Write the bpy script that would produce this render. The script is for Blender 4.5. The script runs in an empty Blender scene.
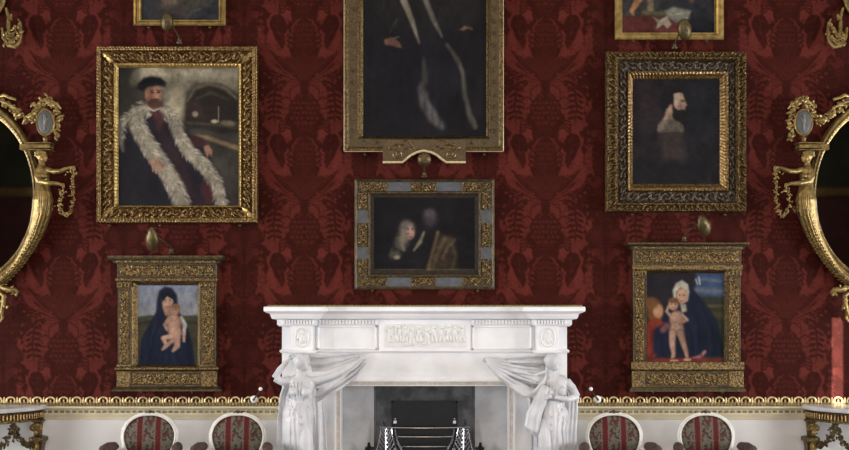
import bpy, bmesh, math, random
import numpy as np
from mathutils import Vector, Matrix
random.seed(5); RNG = np.random.default_rng(5)
PI = math.pi
SC = bpy.context.scene
COL = SC.collection
# ------------------------------------------------------------------ world frame
S = 0.0075; D = 7.5; HC = 1.55; CX = 424.5; HY = 310.0     # metres per photo pixel at the wall, camera distance and height
def P(px, py, d=0.0):
    k = S*(D-d)/D
    return Vector(((px-CX)*k, -d, HC+(HY-py)*k))
def Q(px, py, d, dref):
    k = S*(D-dref)/D
    return Vector(((px-CX)*k, -d, HC+(HY-py)*k))
# ------------------------------------------------------------------ materials
def lin(c):
    c = np.asarray(c, float)/255.0
    return np.where(c <= 0.04045, c/12.92, ((c+0.055)/1.055)**2.4)
MATS = {}
def mat(name, rgb=None, rough=0.5, metal=0.0, var=0.0, vscale=8.0, bump=0.0, bscale=60.0, attr=False, spec=0.5, rgb2=None, sheen=0.0, coat=0.0):
    m = bpy.data.materials.new(name); m.use_nodes = True
    nt = m.node_tree; b = nt.nodes['Principled BSDF']
    b.inputs['Roughness'].default_value = rough; b.inputs['Metallic'].default_value = metal
    b.inputs['Specular IOR Level'].default_value = spec
    b.inputs['Coat Weight'].default_value = coat
    if sheen: b.inputs['Sheen Weight'].default_value = sheen
    tc = nt.nodes.new('ShaderNodeTexCoord')
    if attr:
        a = nt.nodes.new('ShaderNodeAttribute'); a.attribute_name = 'Col'
        nt.links.new(a.outputs['Color'], b.inputs['Base Color'])
    else:
        c1 = tuple(rgb)+(1,)
        if var:
            c2 = tuple(rgb2)+(1,) if rgb2 else tuple(x*(1-var) for x in rgb)+(1,)
            n = nt.nodes.new('ShaderNodeTexNoise'); n.inputs['Scale'].default_value = vscale; n.inputs['Detail'].default_value = 6
            r = nt.nodes.new('ShaderNodeValToRGB'); r.color_ramp.elements[0].position = .38; r.color_ramp.elements[1].position = .62
            r.color_ramp.elements[0].color = c2; r.color_ramp.elements[1].color = c1
            nt.links.new(tc.outputs['Object'], n.inputs['Vector']); nt.links.new(n.outputs['Fac'], r.inputs['Fac'])
            nt.links.new(r.outputs['Color'], b.inputs['Base Color'])
        else:
            b.inputs['Base Color'].default_value = c1
    if bump:
        n2 = nt.nodes.new('ShaderNodeTexNoise'); n2.inputs['Scale'].default_value = bscale; n2.inputs['Detail'].default_value = 4
        bp = nt.nodes.new('ShaderNodeBump'); bp.inputs['Strength'].default_value = bump; bp.inputs['Distance'].default_value = .01
        nt.links.new(tc.outputs['Object'], n2.inputs['Vector']); nt.links.new(n2.outputs['Fac'], bp.inputs['Height'])
        nt.links.new(bp.outputs['Normal'], b.inputs['Normal'])
    MATS[name] = m
    return m
M = MATS
mat('damask', attr=True, rough=.7, spec=.06)
mat('paint', attr=True, rough=.5, spec=.08)
mat('arm_fabric', (.075, .035, .028), .85, var=.5, vscale=35, rgb2=(.03, .022, .018))
mat('stripe_fabric', attr=True, rough=.85, spec=.2)
mat('white_paint', (.70, .68, .65), .45, var=.06, vscale=3)
mat('cream_paint', (.66, .58, .40), .5, var=.12, vscale=9)
mat('chair_white', (.72, .69, .62), .4, var=.12, vscale=20)
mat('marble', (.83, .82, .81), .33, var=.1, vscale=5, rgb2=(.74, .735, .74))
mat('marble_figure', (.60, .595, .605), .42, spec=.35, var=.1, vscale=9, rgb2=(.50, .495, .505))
mat('marble_warm', (.62, .56, .48), .4, var=.2, vscale=30, rgb2=(.5, .43, .36))
mat('husk', (.13, .092, .034), .45, metal=.55, var=.5, vscale=60, rgb2=(.05, .036, .018))
mat('marble_pink', (.55, .46, .42), .4, var=.2, vscale=22)
mat('slate', (.44, .43, .43), .55, var=.3, vscale=6, rgb2=(.33, .325, .325), bump=.15, bscale=25)
mat('iron', (.125, .125, .128), .6, metal=.1, var=.6, vscale=12, bump=.5, bscale=40)
mat('black_iron', (.010, .010, .011), .42, metal=.0, spec=.25, var=.3, vscale=10)
mat('steel', (.62, .63, .67), .22, metal=1, var=.3, vscale=30)
mat('steel_dark', (.10, .10, .11), .35, metal=.8, var=.4, vscale=60)
mat('gold', (.25, .16, .062), .31, metal=.9, var=.5, vscale=45, rgb2=(.11, .065, .028), bump=.25, bscale=120)
mat('gold_bright', (.46, .325, .115), .33, metal=.75, var=.4, vscale=24, rgb2=(.27, .18, .06))
mat('gold_mirror', (.30, .20, .062), .40, metal=.62, var=.5, vscale=30, rgb2=(.15, .10, .035))
mat('gold_old', (.23, .145, .052), .36, metal=.85, var=.6, vscale=70, rgb2=(.045, .034, .02), bump=.5, bscale=140)
mat('gold_dim', (.105, .068, .027), .45, metal=.55, var=.5, vscale=40, rgb2=(.045, .034, .018), bump=.3, bscale=90)
mat('frame_dark', (.035, .028, .02), .7, spec=.12, var=.5, vscale=50, rgb2=(.02, .017, .014), bump=.4, bscale=90)
mat('silver_panel', (.055, .057, .064), .5, metal=.1, var=.4, vscale=25, rgb2=(.075, .08, .09))
mat('grey_inlay', (.095, .064, .026), .45, metal=.45, var=.3, vscale=40)
mat('brass', (.105, .074, .03), .45, metal=.7, var=.3, vscale=20)
mat('cameo', (.075, .075, .068), .6, var=.1, vscale=40)
mat('cameo_relief', (.14, .135, .12), .6)
mat('porcelain', (.85, .84, .82), .2)
mat('mirror_glass', (.42, .44, .43), .03, metal=1.0)
mat('table_marble', (.55, .55, .56), .25, var=.25, vscale=9)
mat('floor_wood', (.16, .09, .05), .4, var=.4, vscale=4)
mat('plaster', (.62, .59, .54), .8, var=.05, vscale=3)
mat('green_panel', (.035, .040, .018), .7, var=.6, vscale=2.2)
mat('red_wall', (.065, .014, .011), .7, var=.25, vscale=5)
mat('gilt_dark', (.32, .235, .085), .45, metal=.5, var=.5, vscale=60, rgb2=(.13, .095, .04))
mat('relief_marble', (.74, .73, .71), .45, var=.08, vscale=20)
# ------------------------------------------------------------------ mesh builder
class MB:
    def __init__(s): s.V = []; s.F = []
    def add(s, vs, fs):
        o = len(s.V); s.V += [Vector(v) for v in vs]; s.F += [tuple(i+o for i in f) for f in fs]; return s
    def box(s, a, b):
        x0, x1 = sorted((a[0], b[0])); y0, y1 = sorted((a[1], b[1])); z0, z1 = sorted((a[2], b[2]))
        return s.add([(x0,y0,z0),(x1,y0,z0),(x1,y1,z0),(x0,y1,z0),(x0,y0,z1),(x1,y0,z1),(x1,y1,z1),(x0,y1,z1)],
                     [(0,3,2,1),(4,5,6,7),(0,1,5,4),(1,2,6,5),(2,3,7,6),(3,0,4,7)])
    def pbox(s, x0, y0, x1, y1, d0, d1, dref=None):            # photo-pixel rectangle with real depth d0..d1
        r = d1 if dref is None else dref
        return s.box(Q(x0, y0, d0, r), Q(x1, y1, d1, r))
    def bbox(s, a, b, r=.004):                                  # box with chamfered front edges
        x0, x1 = sorted((a[0], b[0])); y0, y1 = sorted((a[1], b[1])); z0, z1 = sorted((a[2], b[2]))
        return s.add([(x0,y1,z0),(x1,y1,z0),(x1,y1,z1),(x0,y1,z1),(x0,y0+r,z0),(x1,y0+r,z0),(x1,y0+r,z1),(x0,y0+r,z1),
                      (x0+r,y0,z0+r),(x1-r,y0,z0+r),(x1-r,y0,z1-r),(x0+r,y0,z1-r)],
                     [(0,1,2,3),(0,4,5,1),(1,5,6,2),(2,6,7,3),(3,7,4,0),(4,8,9,5),(5,9,10,6),(6,10,11,7),(7,11,8,4),(8,11,10,9)])
    def tube(s, pts, rad, n=10, caps=True, closed=False, flat=None):
        pts = [Vector(p) for p in pts]; N = len(pts)
        rad = [rad]*N if not hasattr(rad, '__len__') else list(rad)
        vs = []; up = Vector((0, 0, 1)); prev = None
        for i in range(N):
            if closed: t = pts[(i+1) % N]-pts[i-1]
            else: t = pts[min(i+1, N-1)]-pts[max(i-1, 0)]
            if t.length < 1e-9: t = Vector((0, 0, 1))
            t.normalize()
            if prev is None:
                a = Vector((0, 1, 0)) if abs(t.y) < .9 else Vector((1, 0, 0))
                u = (a - t*a.dot(t)).normalized()
            else:
                u = prev - t*prev.dot(t)
                if u.length < 1e-6: u = t.orthogonal()
                u.normalize()
            prev = u; w = t.cross(u)
            f = 1 if flat is None else flat
            for k in range(n):
                an = 2*PI*k/n
                vs.append(pts[i]+(u*math.cos(an)*f+w*math.sin(an))*rad[i])
        fs = []
        for i in range(N if closed else N-1):
            for k in range(n):
                a = i*n+k; b = i*n+(k+1) % n; j = ((i+1) % N)*n
                fs.append((a, b, j+(k+1) % n, j+k))
        if caps and not closed:
            fs.append(tuple(range(n))[::-1]); fs.append(tuple((N-1)*n+k for k in range(n)))
        return s.add(vs, fs)
    def ell(s, c, r, rot=None, nu=12, nv=8):
        c = Vector(c); R = rot or Matrix.Identity(3); vs = []; fs = []
        for j in range(1, nv):
            th = PI*j/nv
            for i in range(nu):
                ph = 2*PI*i/nu
                vs.append(c+R @ Vector((r[0]*math.sin(th)*math.cos(ph), r[1]*math.sin(th)*math.sin(ph), r[2]*math.cos(th))))
        vs.append(c+R @ Vector((0, 0, r[2]))); vs.append(c+R @ Vector((0, 0, -r[2]))); T = len(vs)-2
        for j in range(nv-2):
            for i in range(nu):
                a = j*nu+i; b = j*nu+(i+1) % nu
                fs.append((a, a+nu, b+nu, b))
        for i in range(nu):
            fs.append((T, i, (i+1) % nu)); fs.append((T+1, (nv-2)*nu+(i+1) % nu, (nv-2)*nu+i))
        return s.add(vs, fs)
    def lathe(s, c, prof, n=20, axis='z'):
        c = Vector(c); vs = []
        for r, h in prof:
            for k in range(n):
                a = 2*PI*k/n
                if axis == 'z': vs.append(c+Vector((r*math.cos(a), r*math.sin(a), h)))
                else: vs.append(c+Vector((r*math.cos(a), -h, r*math.sin(a))))
        fs = [(i*n+k, i*n+(k+1) % n, (i+1)*n+(k+1) % n, (i+1)*n+k) for i in range(len(prof)-1) for k in range(n)]
        fs += [tuple(range(n))[::-1], tuple((len(prof)-1)*n+k for k in range(n))]
        return s.add(vs, fs)
    def sweep(s, plan, prof, closed=False):                     # moulding: profile (offset, z) swept round a plan line with mitres
        N = len(plan); pl = [Vector((p[0], p[1])) for p in plan]; ms = []
        def nrm(a, b):
            d = (b-a).normalized(); return Vector((d.y, -d.x))
        for i in range(N):
            n1 = nrm(pl[i-1], pl[i]) if (i > 0 or closed) else None
            n2 = nrm(pl[i], pl[(i+1) % N]) if (i < N-1 or closed) else None
            if n1 is None: m = n2
            elif n2 is None: m = n1
            else: m = (n1+n2)/(1+n1.dot(n2))
            ms.append(m)
        K = len(prof); vs = []
        for i in range(N):
            for o, z in prof: vs.append((pl[i].x+ms[i].x*o, pl[i].y+ms[i].y*o, z))
        fs = []
        for i in range(N if closed else N-1):
            j = (i+1) % N
            for k in range(K-1): fs.append((i*K+k, j*K+k, j*K+k+1, i*K+k+1))
        if not closed:
            fs.append(tuple(range(K))[::-1]); fs.append(tuple((N-1)*K+k for k in range(K)))
        return s.add(vs, fs)
    def leafy(s, c, L, n=1, spread=0.0, thick=.35):             # little carved leaves
        c = Vector(c)
        for _ in range(n):
            e = Matrix.Rotation(random.uniform(0, 2*PI), 3, 'Y') @ Matrix.Rotation(random.uniform(-.6, .6), 3, 'X')
            o = Vector((random.gauss(0, spread), random.gauss(0, spread*.4), random.gauss(0, spread)))
            l = L*random.uniform(.7, 1.25)
            s.ell(c+o, (l*.5, l*thick, l), e, 7, 5)
        return s
    def build(s, name, m, parent=None, label=None, colf=None, sharp=35, kind=None, recalc=True):
        me = bpy.data.meshes.new(name)
        off = parent_loc(parent)
        me.from_pydata([v-off for v in s.V], [], s.F)
        if recalc:
            bm = bmesh.new(); bm.from_mesh(me); bmesh.ops.recalc_face_normals(bm, faces=bm.faces); bm.to_mesh(me); bm.free()
        if colf:
            a = me.color_attributes.new('Col', 'FLOAT_COLOR', 'POINT')
            buf = np.ones((len(s.V), 4), np.float32)
            for i, v in enumerate(s.V): buf[i, :3] = colf(v)
            a.data.foreach_set('color', buf.ravel())
        me.polygons.foreach_set('use_smooth', [True]*len(me.polygons)); me.set_sharp_from_angle(angle=math.radians(sharp))
        me.materials.append(M[m] if isinstance(m, str) else m)
        return link(name, me, parent, label, kind)
def parent_loc(p):
    v = Vector((0, 0, 0))
    while p is not None: v = v+p.location; p = p.parent
    return v
def link(name, me, parent=None, label=None, kind=None):
    o = bpy.data.objects.new(name, me); COL.objects.link(o)
    if parent is not None: o.parent = parent
    if label: o['label'] = label
    if kind: o['kind'] = kind
    return o
def thing(name, label, cat, loc=(0, 0, 0), group=None):
    o = bpy.data.objects.new(name, None); COL.objects.link(o); o.location = loc; o.empty_display_size = .1
    o['label'] = label; o['category'] = cat
    if group: o['group'] = group
    return o
def np_mesh(name, co, faces, m, parent=None, col=None, label=None, kind=None, sharp=None):
    me = bpy.data.meshes.new(name); off = parent_loc(parent)
    co = np.asarray(co, np.float32)-np.array(off, np.float32)
    me.vertices.add(len(co)); me.vertices.foreach_set('co', co.ravel())
    faces = np.asarray(faces, np.int32); nf, k = faces.shape
    me.loops.add(nf*k); me.loops.foreach_set('vertex_index', faces.ravel())
    me.polygons.add(nf); me.polygons.foreach_set('loop_start', np.arange(0, nf*k, k, dtype=np.int32))
    me.update(calc_edges=True); me.validate()
    if col is not None:
        a = me.color_attributes.new('Col', 'FLOAT_COLOR', 'POINT')
        buf = np.ones((len(co), 4), np.float32); buf[:, :3] = col
        a.data.foreach_set('color', buf.ravel())
    me.polygons.foreach_set('use_smooth', np.ones(nf, bool))
    if sharp: me.set_sharp_from_angle(angle=math.radians(sharp))
    me.materials.append(M[m]); me.update()
    return link(name, me, parent, label, kind)
def grid_faces(nr, nc, wrap=False):
    r = np.arange(nr-1)[:, None]; c = np.arange(nc if wrap else nc-1)[None, :]
    a = r*nc+c; b = r*nc+(c+1) % nc
    return np.stack([a, b, b+nc, a+nc], -1).reshape(-1, 4)
def sculpt(mb, name, m, parent, voxel, smooth=4):               # melt overlapping forms into one continuous carved surface
    o = mb.build(name, m, parent)
    r = o.modifiers.new('r', 'REMESH'); r.mode = 'VOXEL'; r.voxel_size = voxel; r.use_smooth_shade = True
    sm = o.modifiers.new('s', 'SMOOTH'); sm.factor = .5; sm.iterations = smooth
    dg = bpy.context.evaluated_depsgraph_get()
    me = bpy.data.meshes.new_from_object(o.evaluated_get(dg))
    o.modifiers.clear(); old = o.data; o.data = me; bpy.data.meshes.remove(old)
    me.name = name
    if not me.materials: me.materials.append(M[m])
    me.polygons.foreach_set('use_smooth', [True]*len(me.polygons))
    return o
# ------------------------------------------------------------------ painted patterns (per-vertex colour)
def smooth(x): x = np.clip(x, 0, 1); return x*x*(3-2*x)
class Paint:
    def __init__(s, x0, y0, x1, y1, R=2.0):
        s.nx = int((x1-x0)*R)+1; s.ny = int((y1-y0)*R)+1
        s.X, s.Y = np.meshgrid(np.linspace(x0, x1, s.nx), np.linspace(y0, y1, s.ny))
        s.A = np.zeros((s.ny, s.nx, 3))
    def fill(s, c): s.A[:] = c; return s
    def mix(s, w, c): w = w[..., None]; s.A = s.A*(1-w)+np.asarray(c, float)*w; return s
    def blob(s, cx, cy, rx, ry, c, soft=.5, rot=0, a=1):
        t = math.radians(rot); dx = s.X-cx; dy = s.Y-cy
        u = (dx*math.cos(t)+dy*math.sin(t))/rx; v = (-dx*math.sin(t)+dy*math.cos(t))/ry
        return s.mix(a*smooth((1+soft/2-np.hypot(u, v))/max(soft, 1e-3)), c)
    def sd(s, pts):
        X, Y = s.X, s.Y; d = np.full(X.shape, 1e9); ins = np.zeros(X.shape, bool); n = len(pts)
        for i in range(n):
            ax, ay = pts[i]; bx, by = pts[(i+1) % n]; ex, ey = bx-ax, by-ay
            t = np.clip(((X-ax)*ex+(Y-ay)*ey)/(ex*ex+ey*ey+1e-9), 0, 1)
            d = np.minimum(d, np.hypot(X-ax-t*ex, Y-ay-t*ey))
            if by != ay:
                cr = ((ay > Y) != (by > Y)) & (X < ex*(Y-ay)/(by-ay)+ax); ins ^= cr
        return np.where(ins, -d, d)
    def poly(s, pts, c, soft=1.0, a=1): return s.mix(a*smooth(.5-s.sd(pts)/(2*soft)), c)
    def stroke(s, pts, w, c, soft=1.0, a=1):
        X, Y = s.X, s.Y; ws = w if hasattr(w, '__len__') else [w]*len(pts); m = np.full(X.shape, 1e9)
        for i in range(len(pts)-1):
            ax, ay = pts[i]; bx, by = pts[i+1]; ex, ey = bx-ax, by-ay
            t = np.clip(((X-ax)*ex+(Y-ay)*ey)/(ex*ex+ey*ey+1e-9), 0, 1)
            m = np.minimum(m, np.hypot(X-ax-t*ex, Y-ay-t*ey)-(ws[i]+(ws[i+1]-ws[i])*t)/2)
        return s.mix(a*smooth(.5-m/(2*soft)), c)
    def grain(s, amp, k=3):
        n = RNG.normal(size=(s.ny, s.nx))
        for _ in range(k):
            n = (n+np.roll(n, 1, 0)+np.roll(n, -1, 0)+np.roll(n, 1, 1)+np.roll(n, -1, 1))/5
        n /= n.std()+1e-9
        s.A = np.clip(s.A*(1+amp*n[..., None]), 0, 255); return s
    def mottle(s, amp, cells=6):
        a = RNG.normal(size=(cells+2, cells+2)); u = (s.X-s.X.min())/(np.ptp(s.X))*cells; v = (s.Y-s.Y.min())/(np.ptp(s.Y))*cells
        i = u.astype(int); j = v.astype(int); fu = smooth(u-i); fv = smooth(v-j)
        n = (a[j, i]*(1-fu)+a[j, i+1]*fu)*(1-fv)+(a[j+1, i]*(1-fu)+a[j+1, i+1]*fu)*fv
        s.A = np.clip(s.A*(1+amp*n[..., None]), 0, 255); return s
    def blur(s, it=2):
        A = s.A
        for _ in range(it):
            P_ = np.pad(A, ((1, 1), (1, 1), (0, 0)), 'edge')
            A = (P_[:-2, 1:-1]+P_[2:, 1:-1]+P_[1:-1, :-2]+P_[1:-1, 2:]+2*A)/6
        s.A = A; return s
    def brush(s, amp=.10):                                      # uneven paint handling at several scales
        for cells, a in ((7, amp), (16, amp*.9), (38, amp*.7)): s.mottle(a, cells)
        return s
    def canvas(s, name, parent, d, dref, gain=1.0, label=None, edge=.012):
        k = S*(D-dref)/D
        co = np.stack([(s.X-CX)*k, np.full(s.X.shape, -d), HC+(HY-s.Y)*k], -1).reshape(-1, 3)
        col = lin(s.A).reshape(-1, 3)*gain
        f = grid_faces(s.ny, s.nx)
        # a real panel: turn the edge back to give it thickness
        n = len(co); idx = np.arange(n).reshape(s.ny, s.nx)
        loop = np.concatenate([idx[0, :-1], idx[:-1, -1], idx[-1, :0:-1], idx[:0:-1, 0]])
        back = co[loop].copy(); back[:, 1] += edge
        m = len(loop); b = n+np.arange(m)
        f2 = np.stack([loop, b, np.roll(b, -1), np.roll(loop, -1)], -1)
        return np_mesh(name, np.concatenate([co, back]), np.concatenate([f, f2]), 'paint', parent, np.concatenate([col, col[loop]]), label)
# ------------------------------------------------------------------ carved picture-frame rings
def scroll(s, c, p):                                            # running acanthus scroll, s along and c across (-1..1)
    k = np.round(s/p); ds = (s-k*p)/(p*.5); dr = 1-2*(np.abs(k) % 2)
    r = np.hypot(ds, c*.9); th = np.arctan2(c*dr, ds)
    v = .5+.5*np.sin(2*th-5.5*r)
    v = v*(1-.35*np.clip(r-.6, 0, 1))+.35*(np.cos(7*th+3*r)*.5+.5)*np.exp(-((r-.85)/.25)**2)
    return v*np.clip(1.25-np.abs(c)**4, 0, 1)
def leaves(s, c, p): return np.abs(np.sin(PI*(s/p+.5*np.abs(c))))**.7*(1-.4*c*c)
def beads(s, c, p): return np.sqrt(np.clip(1-((s/p-np.round(s/p))*2.1)**2, 0, 1))*np.sqrt(np.clip(1-c*c*.95, 0, 1))
def ring(name, O, I, prof, m, parent, dref=.05, carve=None, amp=0.0, per=1.0, M_=None, label=None, noise=0.0):
    ts = np.array([p[0] for p in prof]); ds = np.array([p[1] for p in prof])
    T = np.unique(np.concatenate([ts, np.linspace(0, 1, M_)])) if M_ else ts
    dd = np.interp(T, ts, ds)
    x0, y0, x1, y1 = O; X0, Y0, X1, Y1 = I
    W, H = x1-x0, y1-y0; nx, ny = max(2, int(W*per)), max(2, int(H*per))
    def lp(a, b, c, d):                                         # one rectangle as a loop with nx/ny points on its sides
        u = np.linspace(0, 1, nx, endpoint=False); v = np.linspace(0, 1, ny, endpoint=False)
        xs = np.concatenate([a+(c-a)*u, np.full(ny, c), c-(c-a)*u, np.full(ny, a)])
        ys = np.concatenate([np.full(nx, b), b+(d-b)*v, np.full(nx, d), d-(d-b)*v])
        return xs, ys
    u = np.linspace(0, 1, nx, endpoint=False)-.5; v = np.linspace(0, 1, ny, endpoint=False)-.5
    k = S*(D-dref)/D; rows = []
    for t, d in zip(T, dd):
        a, b, c, e = x0+(X0-x0)*t, y0+(Y0-y0)*t, x1+(X1-x1)*t, y1+(Y1-y1)*t
        xs, ys = lp(a, b, c, e); dz = np.full(xs.shape, d)
        if carve is not None:
            s = np.concatenate([u*W, v*H, u*W, v*H]); cc = np.full(s.shape, 2*t-1)
            dz = dz+amp*carve(s, cc)*(1 if 0.001 < t < .999 else 0)
        if noise: dz = dz+RNG.normal(0, noise, dz.shape)*(1 if 0.001 < t < .999 else 0)
        rows.append(np.stack([(xs-CX)*k, -dz, HC+(HY-ys)*k], -1))
    co = np.concatenate(rows)
    return np_mesh(name, co, grid_faces(len(T), 2*(nx+ny), True), m, parent, label=label, sharp=None if carve is not None else 30)
def panel(name, x0, y0, x1, y1, d, m, parent, dref=.05, carve=None, amp=.008, per=2.0, back=0.0, label=None):   # rectangular relief-carved block
    nx, ny = int((x1-x0)*per)+2, int((y1-y0)*per)+2; k = S*(D-dref)/D
    X, Y = np.meshgrid(np.linspace(x0, x1, nx), np.linspace(y0, y1, ny))
    dz = np.full(X.shape, d)
    if carve is not None:
        h = carve(X, Y)*amp; h[0] = h[-1] = 0; h[:, 0] = h[:, -1] = 0; dz = dz+h
    co = np.stack([(X-CX)*k, -dz, HC+(HY-Y)*k], -1).reshape(-1, 3)
    n = len(co); idx = np.arange(n).reshape(ny, nx)
    loop = np.concatenate([idx[0, :-1], idx[:-1, -1], idx[-1, :0:-1], idx[:0:-1, 0]])
    bk = co[loop].copy(); bk[:, 1] = -back; b = n+np.arange(len(loop))
    f2 = np.stack([loop, b, np.roll(b, -1), np.roll(loop, -1)], -1)
    return np_mesh(name, np.concatenate([co, bk]), np.concatenate([grid_faces(ny, nx), f2]), m, parent, label=label, sharp=50)
mat('gold_pale', (.80, .66, .40), .35, metal=.5, var=.25, vscale=40)
mat('gold_leafy', (.34, .23, .09), .38, metal=.7, var=.7, vscale=70, rgb2=(.06, .05, .035))
mat('scroll_dark', (.13, .095, .06), .4, metal=.6, var=.6, vscale=45, rgb2=(.05, .042, .036))
# ================================================================== the room
RW, RF, RH = 7.6, -9.4, 5.5                                     # half width, front wall y, ceiling height
# --- damask hanging: one repeat drawn as a mask (half of it, mirrored about its axis), then sampled over a fine wall mesh
def damask_cell():
    c = Paint(0, -20, 60.25, 139, 4)
    def L(pts, a=1.0, s=1.0): c.poly(pts, (a, a, a), s)
    def Dk(pts, a=0.0, s=1.0): c.poly(pts, (a, a, a), s)
    for o in (-119, 0, 119):
        T = lambda pts: [(x, y+o) for x, y in pts]
        # ground showing light: beside the neck and pineapple, and around the hanging drops
        L(T([(4,4),(13,1),(22,2),(31,7),(38,14),(42,24),(39,34),(41,44),(36,50),(30,52),(26,58),(20,56),(17,47),(20,38),(15,30),(13,22),(8,14),(4,10)]), .8)
        L(T([(13,44),(20,44),(26,51),(32,50),(38,58),(36,68),(39,80),(35,92),(30,100),(22,99),(16,90),(11,79),(3,65),(9,66),(15,70),(19,66),(13,57)]))
        L(T([(38,84),(44,78),(48,84),(43,93),(36,99)]), .8)
        c.stroke(T([(31,90),(36,97),(30,104),(20,112)]), [3,2.5,1.5,.5], (.8,)*3, .8)
        c.stroke(T([(8,118),(18,113),(28,106)]), [1,2,2], (.75,)*3, .8)
        c.stroke(T([(6,2),(20,-3),(34,4)]), [1.5,2,1], (.8,)*3, .8)
        L(T([(37,84),(40,90),(40,98),(35,106),(27,110),(22,112),(29,103),(34,94)]), .9)
        L(T([(13,92),(18,84),(22,90),(27,89),(33,86),(29,91),(20,95),(13,95)]), .95, .7)
        # dark drop leaf
        Dk(T([(18,60),(22,54),(29,52),(34,56),(35,63),(32,72),(27,80),(22,88),(20,84),(20,74),(17,67)]))
        c.stroke(T([(27,55),(26,68),(22,84)]), .8, (.25,)*3, .6)
        # tulip with spread wings
        Dk(T([(0,119),(5,119),(13,112),(22,105),(30,97),(35.5,87),(30,91),(22,96),(13,95),(8,92),(0,91)]), .10, s=.6)
        for k in range(8): c.stroke(T([(.6+k*.4,118),(1+k*1.8,104),(1.5+k*3.6,93.5+.4*k)]), [.5,.9,.5], (.36,)*3, .5)
        for k in range(4): c.stroke(T([(1.5+k*2.4,92),(2.4+k*3,86-k),(.8+k*2.6,81)]), [.6,1.0,.4], (.34,)*3, .5)
        for k in range(4): c.stroke(T([(1+k*.6,117),(2+k*3.2,95+k*.5)]), .7, (.22,)*3, .5)
        c.stroke(T([(5,116),(16,104),(27,94)]), .8, (.25,)*3, .5)
        c.stroke(T([(36.5,88),(31,98),(22,107),(12,115),(4,121)]), [.8,1.0,1.0,.9,.5], (.85,)*3, .6)
        for k in range(4): c.stroke(T([(33-k*5,101+k*5),(39-k*5,104+k*4.4),(43-k*4,101+k*4.6)]), [1.0,.9,.5], (.6,)*3, .6)
        for k in range(7): c.blob(39-k*4.4, 112+o+(k % 3)*3.2, 1.5, 1.3, (.7,)*3, .7)
        for k in range(12): c.blob(41+(k*7 % 5)*.8, 6+o+k*7.6, 2.0, 1.3, (.75,)*3, .6, 40*(-1)**k)
        # dome, curls
        Dk(T([(0,58),(6,60),(11,67),(12,76),(9,84),(12,92),(0,92)]), .08)
        for i in range(5):
            for j in range(3): c.blob(1.2+j*3.4+(i % 2)*1.6, 63+i*5+o, 1.1, 1.5, (.34,)*3, .8)
        for yy in (74, 79, 84): c.stroke(T([(9,yy),(14,yy-5),(17,yy),(13,yy+3)]), 1.6, (0,)*3, .6)
        c.stroke(T([(0,83),(8,82)]), 1, (.3,)*3, .5)
        # neck and pineapple
        Dk(T([(0,0),(4,3),(4,10),(6,16),(13,19),(16,27),(15,36),(11,44),(13,50),(12,58),(6,60),(0,58)]), .06)
        for i in range(5):
            for j in range(3): c.blob(1.5+j*4.3+(i % 2)*2, 22+i*5+o, 1.5, 1.5, (.46,)*3, .8)
        c.stroke(T([(3,56.5),(8,59),(12,66)]), [.8,1.6,2.0], (.8,)*3, .6)
        c.stroke(T([(4,113),(14,104),(24,97)]), .6, (.3,)*3, .5)
        # claw strands
        for k in range(4):
            c.stroke(T([(11,42+k*2),(18,38+k*3),(24,41+k*3.5),(26,47+k*3)]), [2.2,1.8,1.4,.8], (0,)*3, .6)
        c.stroke(T([(12,20),(19,16),(26,20)]), 1.4, (0,)*3, .6); c.stroke(T([(7,4),(14,8),(15,16)]), 1.2, (0,)*3, .6)
        c.stroke(T([(16,28),(24,27),(29,30)]), 1.2, (0,)*3, .6)
        # fern sprig
        c.stroke(T([(27,2),(30,14),(31,28),(29,44)]), [2,2.4,2,1], (0,)*3, .6)
        for k in range(6):
            yy = 9+k*5.6
            for sg in (-1, 1): c.blob(30+sg*4, yy+o, 4.2, 1.7, (0,)*3, .5, sg*22)
        for k in range(5): c.blob(20+k*3.6, 3+o+(k % 2)*4, 2.1, 2.1, (0,)*3, .6)
        # half-dropped companion motif on the neighbouring axis (u = 60)
        U = lambda x: 60.25-x
        for pts, a in (([(14,18),(20,26),(19,37),(11,44),(15,33),(14,26)], .9), ([(15,63),(21,74),(19,88),(11,97),(14,82),(13,73)], .9),
                       ([(9,48),(15,51),(14,57),(8,54)], .6), ([(5,98),(13,102),(19,96),(13,107),(6,104)], .5)):
            L(T([(U(x), y) for x, y in pts]), a, 1)
        for k in range(9):
            a = -1.2+k*.3
            c.stroke(T([(U(1), 92), (U(13*math.cos(a)), 80-14*math.sin(a))]), .7, (.2,)*3, .6)
        for k in range(7): c.blob(U(3+(k*5) % 14), 8+o+k*6.3, 1.4, 1, (.3,)*3, .7)
        for k in range(6): c.stroke(T([(U(12), 60+k*6), (U(17), 57+k*6), (U(20), 61+k*6)]), 1.1, (.5,)*3, .5)
        for k in range(6): c.blob(U(16+(k % 3)*2.5), 14+o+k*9, 1.5, 1.9, (.0,)*3, .6)
        c.blob(U(10), 36+o, 9, 10, (.06,)*3, .3); c.blob(U(10), 36+o, 5, 6, (.22,)*3, .8)
        for k in range(7): c.stroke(T([(U(1+k*.3), 64), (U(3+k*1.7), 52-k*.4), (U(1+k*2.4), 44+k*1.2)]), [.4,1.1,.4], (.34,)*3, .5)
        for k in range(6): c.stroke(T([(U(2), 116-k*3), (U(8), 112-k*3.4), (U(13), 115-k*3.2)]), [.4,1.2,.5], (.36,)*3, .5)
        for k in range(8): c.blob(U(2+k*2.2), 100+o+3*math.sin(k*1.7), 1.3, 1.3, (.4,)*3, .7)
    r = np.random.default_rng(3)
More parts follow.
